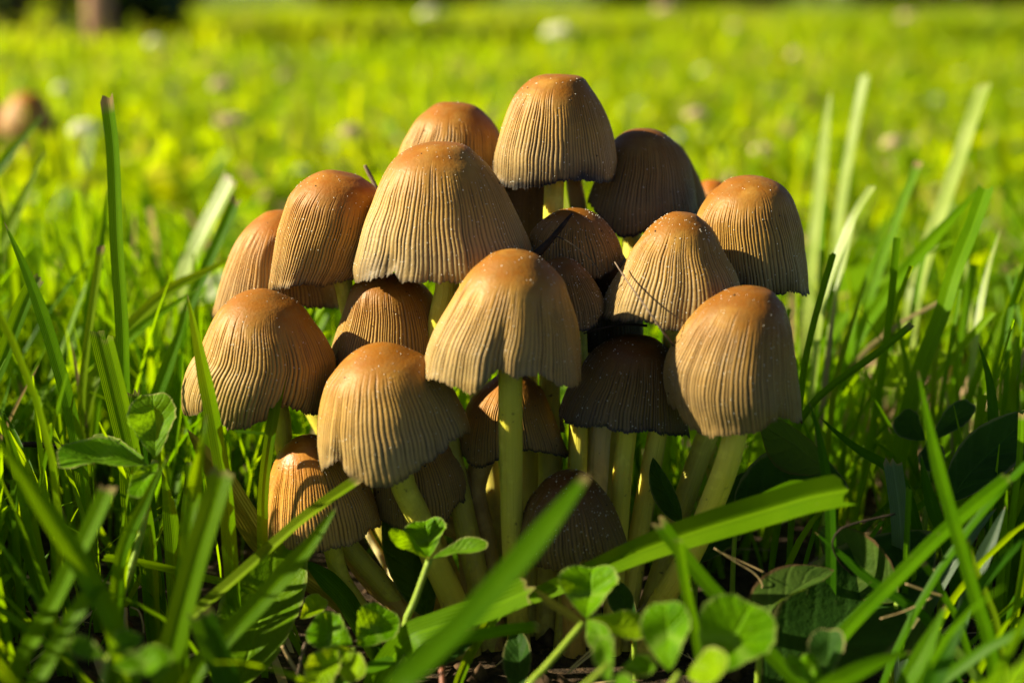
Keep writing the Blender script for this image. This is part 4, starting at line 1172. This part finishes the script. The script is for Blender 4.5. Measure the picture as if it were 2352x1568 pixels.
blade('grey blue clipped blade stub in the right shade', wd([(2050, 1055), (2058, 1110), (2066, 1170), (2070, 1240)], 28.2), 42, 'blue', .1, cut=True)
blade('thin clipped blade beside the grey blue stub', wd([(2088, 1120), (2086, 1180), (2082, 1260), (2080, 1340)], 27.5), 13, 'mid', .2, cut=True)
blade('curved dark blade left of the tall slim right blade', wd([(2115, 1040), (2125, 1100), (2145, 1170), (2180, 1260)], 28.5), 30, 'dark', .2)
blade('large blurred blade at the lower right bottom edge', wd([(2095, 1495), (2030, 1515), (1960, 1548), (1890, 1590)], 22.0, 21.5), 40, 'mid', .4)
blade('pale blurred blade rising near the lower right corner', wd([(2172, 1388), (2150, 1440), (2120, 1500), (2085, 1560), (2060, 1620)], 22.8), 40, 'mid', .3)
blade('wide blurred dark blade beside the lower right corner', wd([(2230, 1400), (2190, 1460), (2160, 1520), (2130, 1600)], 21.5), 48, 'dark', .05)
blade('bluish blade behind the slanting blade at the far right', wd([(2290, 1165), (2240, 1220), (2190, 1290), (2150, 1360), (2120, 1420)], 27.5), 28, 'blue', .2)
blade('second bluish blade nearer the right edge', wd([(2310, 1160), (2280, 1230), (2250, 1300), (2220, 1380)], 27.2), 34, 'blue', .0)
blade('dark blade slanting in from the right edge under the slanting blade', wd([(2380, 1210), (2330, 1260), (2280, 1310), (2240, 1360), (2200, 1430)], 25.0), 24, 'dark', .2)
blade('thin shaded blade pointing down right in the lower right', wd([(2120, 1290), (2150, 1330), (2165, 1362), (2200, 1420)], 26.0), 16, 'mid', .5, cut=True)
blade('glossy thin blade lying across the dark leaves at the lower right', wd([(1870, 1220), (1930, 1270), (2000, 1330), (2060, 1370), (2130, 1420)], 27.0, 26.4), 22, 'dark', .6)
blade('pale stalk tip poking up right of the tall slim blade', wd([(2220, 1240), (2235, 1290), (2260, 1350), (2290, 1430)], 25.5), 14, 'yellow', .2, cut=True)
blade('light blade at the lower right corner', wd([(2192, 1488), (2230, 1530), (2265, 1580)], 24.0), 24, 'pale', .5, cut=True)
blade('upright bright blade close to the right picture edge', wd([(2347, 950), (2345, 1010), (2340, 1080), (2330, 1160)], 28.5), 14, 'bright', .4, cut=True)
blade('small clipped blade on top of the broad flat blade', wd([(1852, 1104), (1810, 1116), (1770, 1134), (1720, 1160)], 26.4), 18, 'bright', .5, root=False)

TH = 'thin sunlit blades right of the clump'
for lb, pts, w, dd, mt in [
    ('thin upright sunlit blade next to the upper right mushroom\'s rim', [(1898, 430), (1890, 540), (1886, 650), (1880, 760)], 11, 38.0, 'bright'),
    ('thin sunlit blade crossing the pale blurred one at the right', [(1972, 470), (1950, 560), (1925, 660), (1905, 780)], 12, 36.5, 'glint'),
    ('thin leaning sunlit blade with a bent tip right of the clump', [(2048, 520), (2010, 590), (1975, 690), (1950, 800)], 12, 37.5, 'bright'),
    ('slim sunlit blade left of the broad sunlit blade', [(2150, 500), (2120, 600), (2100, 700), (2085, 810)], 13, 38.5, 'bright'),
    ('slim glossy blade right of the broad sunlit blade', [(2300, 520), (2270, 620), (2250, 720), (2235, 840)], 14, 36.0, 'glint'),
    ('thin dim blade at the right edge behind the short dark curved one', [(2340, 600), (2325, 700), (2315, 800), (2310, 900)], 14, 34.5, 'mid'),
    ('thin sunlit blade low beside the dark leaning blade', [(1990, 640), (1965, 720), (1940, 800), (1920, 880)], 12, 34.0, 'yellow'),
    ('thin bright blade above the dark blurred clover', [(2060, 690), (2070, 770), (2085, 850), (2095, 930)], 13, 34.5, 'bright'),
    ('thin sunlit blade rising over the bright blurred clover', [(2170, 640), (2160, 730), (2150, 820), (2145, 910)], 12, 35.0, 'yellow'),
    ('slender pale blade near the right edge at mid height', [(2215, 560), (2225, 660), (2230, 760), (2240, 860)], 12, 39.0, 'glint')]:
    blade(lb, wd(pts, dd, dd - .6), w, mt, .5, group=TH)
# --- clover
CLO = {
    'fresh': mat_leaf('clover_fresh', (0.055, 0.165, 0.001), (0.13, 0.285, 0.001), (0.40, 0.66, 0.001), chevron=.45, edgef=.3),
    'dull': mat_leaf('clover_dull', (0.055, 0.15, 0.003), (0.13, 0.255, 0.008), (0.30, 0.54, 0.003), chevron=.2, edgef=.5, spots=.5),
    'lime': mat_leaf('clover_lime', (0.13, 0.25, 0.002), (0.24, 0.36, 0.004), (0.56, 0.72, 0.004), edgef=.5),
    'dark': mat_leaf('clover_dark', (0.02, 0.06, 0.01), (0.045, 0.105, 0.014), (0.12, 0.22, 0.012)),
}
STALK = mat_stem('clover_stalk', (0.26, 0.38, 0.03), (0.22, 0.34, 0.03), 9)
LEAFLET = lambda t: np.clip(np.sin(np.clip(t, 0, 1) ** .72 * math.pi) ** .62, 0.03, 1)
OVATE = lambda t: np.clip(np.sin(np.clip(t, 0, 1) ** .9 * math.pi) ** .75, 0.02, 1)
NOTCH = lambda t: np.clip(np.minimum(1, (t / .55) ** .75) * np.sqrt(np.clip(1 - ((t - .62) / .42).clip(0, 1) ** 2.6, 0, 1)), .03, 1)


def clover(label, leaves, stalk, mat='fresh', stalk_w=12, group='clover round the clump'):
    """leaves: (base_pt, tip_pt, width, roll, fold, mat); stalk: points hub -> ground"""
    _bn[0] += 1
    rng = np.random.default_rng(800 + _bn[0])
    sp = [P(*q) for q in stalk]
    if sp[-1][2] > .2:
        sp.append(sp[-1] + nrm(sp[-1] - sp[-2]) * [.6, .6, 0] - np.array([0, 0, sp[-1][2] + .3]))
    base = sp[-1].copy()
    root = obj('clover_plant', None, None, None, base, label=label, cat='clover', group=group)
    d = np.mean([q[2] for q in stalk])
    pth = curve3(np.array(sp), 22)
    obj('stalk', tube_mesh('stalk', pth - base, np.linspace(.42, .6, 22) * stalk_w * KPX * d, 9, rng, .04), STALK, root)
    for (b, tp, w, roll, fold, mt) in leaves:
        pb, pt = P(*b), P(*tp)
        mid = .5 * (pb + pt) + nrm(np.cross(pt - pb, XV)) * np.linalg.norm(pt - pb) * .06
        V, F, uv, dry, rim = ribbon([pb, mid, pt], w * KPX * b[2] / max(.5, math.cos(roll)), 18, 11, fold, roll, 0, NOTCH, tooth=.03, wave=.13, cup=.14, rng=rng)
        obj('leaflet', make_mesh('leaflet', V - base, F, uv, {'dry': dry, 'rim': rim}), CLO[mt or mat], root)
    return root


clover('weathered clover with one upright and one level leaflet at the left', [
    ((357, 1050, 27.2), (352, 905, 27.6), 108, .25, .35, 'dull'), ((340, 1068, 27.1), (132, 1062, 26.6), 66, .95, .25, 'dull'),
    ((330, 1052, 27.3), (208, 1012, 28.0), 62, -.3, .1, 'dull'), ((362, 1062, 27.0), (310, 1143, 25.8), 44, .5, .2, 'fresh')],
    [(357, 1056, 27.2), (346, 1110, 27.1), (330, 1200, 27.0), (300, 1310, 26.9), (262, 1425, 26.8)], 'dull', 18)
clover('three leaved clover held out in front of the stems', [
    ((985, 1278, 26.6), (978, 1196, 27.2), 100, .15, .35, 'fresh'), ((980, 1280, 26.6), (902, 1212, 26.2), 34, .7, .45, 'fresh'), ((994, 1281, 26.6), (1120, 1256, 26.4), 34, .8, .35, 'dull')],
    [(987, 1282, 26.6), (970, 1330, 26.6), (950, 1385, 26.6), (933, 1425, 26.6)], 'fresh', 18)
clover('clover with two round leaflets side by side at the bottom left centre', [
    ((808, 1480, 25.8), (714, 1432, 26.0), 92, .3, .12, 'fresh'), ((822, 1484, 25.8), (890, 1398, 26.4), 104, -.1, .12, 'fresh'), ((812, 1490, 25.6), (735, 1545, 24.8), 60, .5, .2, 'lime')],
    [(812, 1486, 25.8), (808, 1530, 25.6), (802, 1580, 25.4)], 'fresh', 13)
clover('lime crumpled clover low at the bottom left centre', [
    ((772, 1490, 25.2), (722, 1575, 24.4), 74, .2, .25, 'lime'), ((790, 1500, 25.2), (826, 1560, 24.6), 64, .2, .2, 'lime'), ((690, 1420, 27.0), (742, 1372, 27.4), 50, .3, .3, 'lime')],
    [(780, 1492, 25.2), (770, 1530, 25.2), (766, 1580, 25.2)], 'lime', 10)
clover('clover with a folded leaflet beside the broad flat blade at the bottom centre', [
    ((1345, 1418, 24.8), (1362, 1304, 25.6), 138, .2, .35, 'fresh'), ((1346, 1420, 24.8), (1490, 1440, 25.0), 64, .5, .2, 'lime'), ((1348, 1424, 24.7), (1400, 1500, 24.0), 58, .2, .25, 'dull')],
    [(1338, 1430, 24.8), (1300, 1476, 24.6), (1250, 1535, 24.3), (1212, 1580, 24.0)], 'fresh', 17)
clover('clover with a bright oval leaflet beside a big dark one at the lower right centre', [
    ((1536, 1538, 22.8), (1530, 1382, 23.4), 116, .2, .15, 'fresh'), ((1625, 1548, 22.8), (1728, 1386, 23.6), 182, -.15, .1, 'fresh'), ((1580, 1552, 22.6), (1668, 1535, 22.0), 80, .5, .15, 'lime')],
    [(1560, 1545, 22.8), (1540, 1575, 22.6), (1525, 1610, 22.4)], 'fresh', 16)
clover('narrow pale clover leaf rising at the bottom edge centre', [
    ((1400, 1570, 22.6), (1384, 1462, 23.0), 50, .3, .4, 'dull'), ((1410, 1560, 22.6), (1452, 1600, 22.0), 60, .3, .2, 'dull'), ((1420, 1545, 22.8), (1500, 1520, 23.0), 50, .5, .2, 'fresh')],
    [(1398, 1524, 22.6), (1360, 1560, 22.4), (1310, 1610, 22.2)], 'dull', 15)
clover('folded bitten clover leaf at the lower right', [
    ((1895, 1570, 23.6), (1908, 1446, 24.2), 82, .25, .4, 'dark'), ((1890, 1568, 23.6), (1850, 1500, 23.8), 40, .4, .3, 'fresh'), ((1880, 1572, 23.4), (1808, 1502, 23.6), 34, .4, .3, 'dull')],
    [(1893, 1566, 23.6), (1885, 1590, 23.5), (1870, 1640, 23.2)], 'dark', 14)
clover('blurred clover in the lower left foreground', [
    ((250, 1500, 22.0), (310, 1452, 22.6), 60, .3, .1, 'dull'), ((240, 1510, 22.0), (160, 1470, 22.2), 50, .3, .1, 'dull'), ((260, 1530, 21.6), (392, 1525, 21.6), 72, .6, .15, 'fresh')],
    [(248, 1505, 22.0), (240, 1550, 21.8), (230, 1610, 21.6)], 'dull', 14)
clover('dark blurred clover in the shade right of the clump', [
    ((2125, 1010, 31.5), (2068, 950, 32.0), 66, .2, .15, 'dark'), ((2140, 1010, 31.5), (2230, 925, 32.0), 54, .2, .2, 'dark'), ((2132, 1012, 31.4), (2150, 1080, 30.8), 60, .3, .2, 'dark')],
    [(2132, 1012, 31.5), (2130, 1080, 31.2), (2125, 1180, 30.8)], 'dark', 13)
clover('bright blurred clover leaves behind the right front mushroom', [
    ((2110, 870, 36.0), (2010, 840, 36.5), 90, .3, .1, 'lime'), ((2112, 868, 36.0), (2140, 800, 36.6), 90, .2, .1, 'lime'), ((2114, 872, 36.0), (2080, 930, 35.4), 70, .4, .1, 'lime')],
    [(2111, 870, 36), (2108, 930, 35.8), (2100, 1010, 35.4)], 'lime', 11)

# --- broad leaves
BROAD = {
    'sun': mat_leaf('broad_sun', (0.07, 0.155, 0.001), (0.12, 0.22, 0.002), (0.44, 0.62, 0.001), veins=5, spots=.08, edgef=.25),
    'shade': mat_leaf('broad_shade', (0.016, 0.048, 0.008), (0.035, 0.085, 0.012), (0.10, 0.19, 0.010), veins=5, spots=.12, edgef=.4),  # darkened leaf copy, shade put into the colour
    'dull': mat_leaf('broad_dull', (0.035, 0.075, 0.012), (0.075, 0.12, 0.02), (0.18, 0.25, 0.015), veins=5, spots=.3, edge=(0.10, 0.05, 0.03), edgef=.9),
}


def broad(label, pts, w, mat, roll=.1, fold=.12, wave=.05, tooth=.015, profile=OVATE, roll_path=None, cup=.15):
    """pts base -> tip"""
    _bn[0] += 1
    rng = np.random.default_rng(1200 + _bn[0])
    path = np.array([P(*q) for q in pts])
    d = np.mean([q[2] for q in pts])
    base = path[0].copy()
    root = obj('broad_leaf', None, None, None, base * [1, 1, 0], label=label, cat='leaf', group='broad leaves round the clump')
    o = base * [1, 1, 0]
    V, F, uv, dry, rim = ribbon(path, w * KPX * d / max(.5, math.cos(roll)), 26, 13, fold, roll, 0, profile, wave=wave, tooth=tooth, cup=cup, rng=rng, roll_path=roll_path)
    obj('blade', make_mesh('blade', V - o, F, uv, {'dry': dry, 'rim': rim}), BROAD[mat], root)
    st = curve3(np.array([base, base * .5 + np.array([o[0], o[1] + .2, 0]) * .5 + [0, 0, 0], o + np.array([.1, .3, -.3])]), 10)
    obj('leaf_stalk', tube_mesh('leaf_stalk', st - o, np.linspace(.05, .07, 10), 7, rng, .05), STALK, root)
    return root


broad('large smooth leaf glowing with blade shadows under the slanting blades', [(545, 1580, 26.9), (572, 1500, 27.4), (602, 1400, 27.9), (650, 1310, 28.3), (692, 1226, 28.6)], 178, 'sun', .35, .1)
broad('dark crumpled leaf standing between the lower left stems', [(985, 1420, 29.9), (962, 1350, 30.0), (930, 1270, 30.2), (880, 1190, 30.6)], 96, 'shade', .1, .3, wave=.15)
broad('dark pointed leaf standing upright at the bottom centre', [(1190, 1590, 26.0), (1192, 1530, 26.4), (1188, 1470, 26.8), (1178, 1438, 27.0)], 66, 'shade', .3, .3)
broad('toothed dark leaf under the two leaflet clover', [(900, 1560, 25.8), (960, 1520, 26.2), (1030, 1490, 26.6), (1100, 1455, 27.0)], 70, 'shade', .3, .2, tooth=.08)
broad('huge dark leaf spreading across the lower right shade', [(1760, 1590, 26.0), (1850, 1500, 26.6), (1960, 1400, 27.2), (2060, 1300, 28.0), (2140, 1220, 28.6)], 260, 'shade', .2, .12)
broad('dull leaf with a curled brown edge behind the broad flat blade', [(2060, 1380, 27.2), (1990, 1310, 27.6), (1930, 1250, 28.0), (1880, 1210, 28.2)], 130, 'dull', .15, .15)
broad('folded leaf with a bright sunlit crease at the lower right', [(1748, 1450, 25.8), (1770, 1395, 26.2), (1830, 1350, 26.6), (1915, 1308, 27.0)], 78, 'dull', .9, .35)
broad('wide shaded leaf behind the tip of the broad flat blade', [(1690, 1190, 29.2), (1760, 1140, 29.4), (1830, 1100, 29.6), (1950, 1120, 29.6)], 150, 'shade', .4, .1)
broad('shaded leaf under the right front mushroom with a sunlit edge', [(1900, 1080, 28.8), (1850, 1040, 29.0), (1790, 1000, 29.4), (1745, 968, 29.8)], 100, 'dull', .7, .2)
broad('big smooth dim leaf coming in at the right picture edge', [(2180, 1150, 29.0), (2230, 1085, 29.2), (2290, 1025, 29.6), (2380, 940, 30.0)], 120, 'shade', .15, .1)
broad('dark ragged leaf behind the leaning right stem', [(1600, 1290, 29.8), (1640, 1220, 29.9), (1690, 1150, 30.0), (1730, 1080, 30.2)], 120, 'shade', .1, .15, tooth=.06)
broad('hairy upright curled leaf stalk between the right stems', [(1565, 1200, 29.3), (1540, 1150, 29.3), (1515, 1095, 29.3), (1500, 1050, 29.3)], 52, 'shade', .3, .6)
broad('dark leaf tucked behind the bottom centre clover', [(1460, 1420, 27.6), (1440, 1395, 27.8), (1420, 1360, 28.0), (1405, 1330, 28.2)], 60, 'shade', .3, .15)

# --- twigs, straws and debris
TWIG = mat_simple('twig', (0.05, 0.03, 0.022), (0.30, 0.21, 0.14), 300, .8, .25, .6)
STRAW1 = mat_simple('straw_stalk', (0.22, 0.13, 0.05), (0.55, 0.40, 0.20), 220, .55, .4, .3)
BLACKT = mat_simple('rotten_stalk', (0.008, 0.006, 0.005), (0.05, 0.035, 0.025), 260, .8, .08, .6)


def twig(label, pts, w0, w1, mat, name='twig', cat='twig', group='twigs and straws'):
    _bn[0] += 1
    rng = np.random.default_rng(1600 + _bn[0])
    path = curve3(np.array([P(*q) for q in pts]), 18)
    d = np.mean([q[2] for q in pts])
    base = path[-1].copy()
    me = tube_mesh(name, path - base, np.linspace(w0, w1, 18) * .5 * KPX * d, 7, rng, .12)
    return obj(name, me, mat, None, base, label=label, cat=cat, group=group)


twig('grey broken twig poking up behind the large mushroom', [(838, 380, 31.6), (846, 396, 31.6), (856, 414, 31.6), (868, 440, 31.6)], 9, 12, TWIG)
twig('thin dry stalk lying across the pale dusted mushroom', [(1412, 602, 28.6), (1440, 645, 28.1), (1480, 700, 27.6), (1515, 750, 27.5), (1548, 795, 27.8)], 3, 5, TWIG, 'dry_stalk', 'stalk')
twig('black pointed plant scrap on the debris strewn mushroom', [(1314, 490, 29.6), (1290, 520, 29.2), (1262, 553, 29.0), (1226, 590, 29.0)], 5, 20, BLACKT, 'plant_scrap', 'debris')
twig('black thread looped over the debris strewn mushroom', [(1270, 540, 28.9), (1300, 552, 28.7), (1340, 580, 28.6), (1372, 615, 28.6), (1378, 640, 28.7)], 3, 3, BLACKT, 'plant_thread', 'debris')
twig('thin dark twig lying level behind the left clover', [(25, 1024, 31.5), (70, 1020, 31.5), (140, 1026, 31.5), (210, 1034, 31.5)], 14, 12, BLACKT)
twig('rotten black scrap wedged under the dusted mushroom', [(1340, 766, 28.8), (1390, 752, 28.8), (1440, 745, 28.9), (1486, 748, 29.0)], 3, 7, BLACKT, 'plant_scrap', 'debris')
twig('pale frayed straw hanging under the broad flat blade', [(1640, 1258, 26.6), (1690, 1290, 26.6), (1735, 1318, 26.6), (1752, 1345, 26.6), (1738, 1366, 26.7)], 2, 4, STRAW1, 'straw', 'straw')
twig('second straw strand curling by the frayed one', [(1660, 1270, 26.7), (1710, 1292, 26.7), (1756, 1314, 26.6)], 2, 3, STRAW1, 'straw', 'straw')
twig('curled brown leaf strip arching over the dark right leaf', [(2056, 1180, 27.0), (1990, 1195, 26.9), (1930, 1215, 26.8), (1912, 1245, 26.8), (1926, 1285, 27.0), (1960, 1320, 27.2)], 5, 5, BLACKT, 'dry_strip', 'dry leaf')
twig('thin pale straw lying across the dark lower right leaves', [(2022, 1420, 25.6), (2080, 1402, 25.7), (2140, 1372, 25.8)], 3, 3, STRAW1, 'straw', 'straw')
twig('pale straw stub behind the green clover stalk', [(283, 1395, 27.6), (284, 1430, 27.5), (286, 1460, 27.5)], 18, 20, STRAW1, 'straw', 'straw')
twig('thin arching dry fibre beside the straw stub', [(300, 1393, 27.4), (318, 1402, 27.4), (328, 1430, 27.4), (330, 1452, 27.4)], 3, 4, STRAW1, 'straw', 'straw')
twig('pale straw leaning at the foot of the large glowing leaf', [(648, 1482, 26.8), (668, 1520, 26.8), (688, 1552, 26.8)], 9, 10, STRAW1, 'straw', 'straw')
twig('twisted grey straw beside the round clover leaflets', [(702, 1475, 26.6), (692, 1510, 26.6), (684, 1550, 26.6)], 8, 9, TWIG, 'straw', 'straw')
twig('thin root fibre on the soil at the bottom centre', [(1355, 1494, 27.0), (1335, 1512, 27.0), (1310, 1535, 27.0)], 4, 5, STRAW1, 'straw', 'straw')
twig('two toned straw crossing the right grass', [(2080, 1340, 25.8), (2130, 1358, 25.8), (2165, 1368, 25.8)], 4, 5, STRAW1, 'straw', 'straw')
twig('red brown stalk standing at the bottom centre', [(1014, 1530, 26.2), (1016, 1560, 26.0), (1018, 1600, 25.8)], 16, 18, mat_simple('red_stalk', (0.12, 0.03, 0.015), (0.28, 0.09, 0.04), 200, .5, .4), 'dry_stalk', 'stalk')

# --- white clover flowers, out of focus on the lawn
PETAL = {
    'white': mat_simple('petal_white', (0.50, 0.49, 0.32), (0.72, 0.70, 0.52), 300, .6, .3, .2),
    'pink': mat_simple('petal_pink', (0.38, 0.25, 0.15), (0.60, 0.47, 0.30), 300, .6, .3, .2),
}


def flower(label, x, y, hz, size, mt):
    """a clover flower head hz cm above the soil whose picture is at (x, y)"""
    _bn[0] += 1
    r = np.random.default_rng(2000 + _bn[0])
    sl = math.sin(PITCH) + math.cos(PITCH) * (y - H0 / 2) * KPX
    d = (CAM_H - hz) / sl
    c = P(x, y, d)
    root = obj('clover_flower', None, None, None, (c[0], c[1], 0), label=label, cat='flower', group='clover flowers out on the lawn')
    n = 150
    size *= 1.35
    dv = nrm(r.normal(0, 1, (n, 3)))
    dv[:, 2] = np.abs(dv[:, 2]) * 1.1 - .35
    dv = nrm(dv)
    V, F = [], []
    for i in range(n):                                       # florets: small pointed spindles round the head
        a = nrm(np.cross(dv[i], [0.2, .5, .8]))
        b = np.cross(dv[i], a)
        o = len(V) * 6
        L_ = size * r.uniform(.42, .56)
        w_ = size * .10
        V.append(np.array([dv[i] * size * .12, dv[i] * L_ * .7 + a * w_, dv[i] * L_ * .7 + b * w_, dv[i] * L_ * .7 - a * w_, dv[i] * L_ * .7 - b * w_, dv[i] * L_]))
        F.append(np.array([[0, 2, 1], [0, 3, 2], [0, 4, 3], [0, 1, 4], [5, 1, 2], [5, 2, 3], [5, 3, 4], [5, 4, 1]]) + o)
    obj('flower_head', make_mesh('flower_head', np.concatenate(V) * [r.uniform(.9, 1.7), 1.0, r.uniform(.65, .9)] + [0, 0, hz], np.concatenate(F), smooth=False), PETAL[mt], root)
    obj('stalk', tube_mesh('stalk', curve3([(0, 0, hz - size * .2), (.2, .1, hz * .5), (0, .3, -.2)], 8), np.linspace(.07, .09, 8), 6), STALK, root)


for lb, x, y, hz, s, mt in [
    ('brightest white blurred clover flower above the tallest mushroom', 1285, 76, 8.5, 2.1, 'white'),
    ('round white blurred clover flower near the top edge centre', 990, 32, 9.5, 1.6, 'white'),
    ('pale pink blurred clover flower near the upper left corner trunk', 357, 100, 8.0, 1.3, 'white'),
    ('wide cream blurred clover flower at the top edge right of centre', 1530, 22, 9.8, 1.9, 'pink'),
    ('large white and pink blurred flower left of the tall clipped blade', 196, 300, 5.2, 1.1, 'white'),
    ('small pinkish blurred flower in the upper left lawn', 508, 198, 6.6, 1.0, 'pink'),
    ('double pinkish blurred flower above the rusty crowned mushroom', 532, 281, 5.6, 1.0, 'pink'),
    ('dull pink blurred flower left of the large mushroom', 808, 305, 5.2, 1.0, 'pink'),
    ('tan blurred flower behind the shadowed brown mushroom', 1600, 265, 6.0, .8, 'pink'),
    ('tan blurred flower between the shadowed and upper right mushrooms', 1752, 345, 4.8, .8, 'pink'),
    ('faint cream blurred flower in the upper right lawn', 1826, 128, 7.2, .9, 'pink'),
    ('faint tall cream blurred flower at the upper right', 1690, 62, 8.8, 1.0, 'pink'),
    ('pale blurred flower at the upper right corner', 2085, 40, 9.2, 1.2, 'pink'),
    ('small tan blurred flower right of the glinting blade', 2052, 330, 5.0, .7, 'pink'),
    ('faint grey blurred flower right of the small white left disc', 655, 175, 6.8, .7, 'pink'),
    ('pale disc shaped blurred flower by the far left mushrooms', 142, 205, 6.4, .8, 'white')]:
    flower(lb, x, y, hz, s, mt)
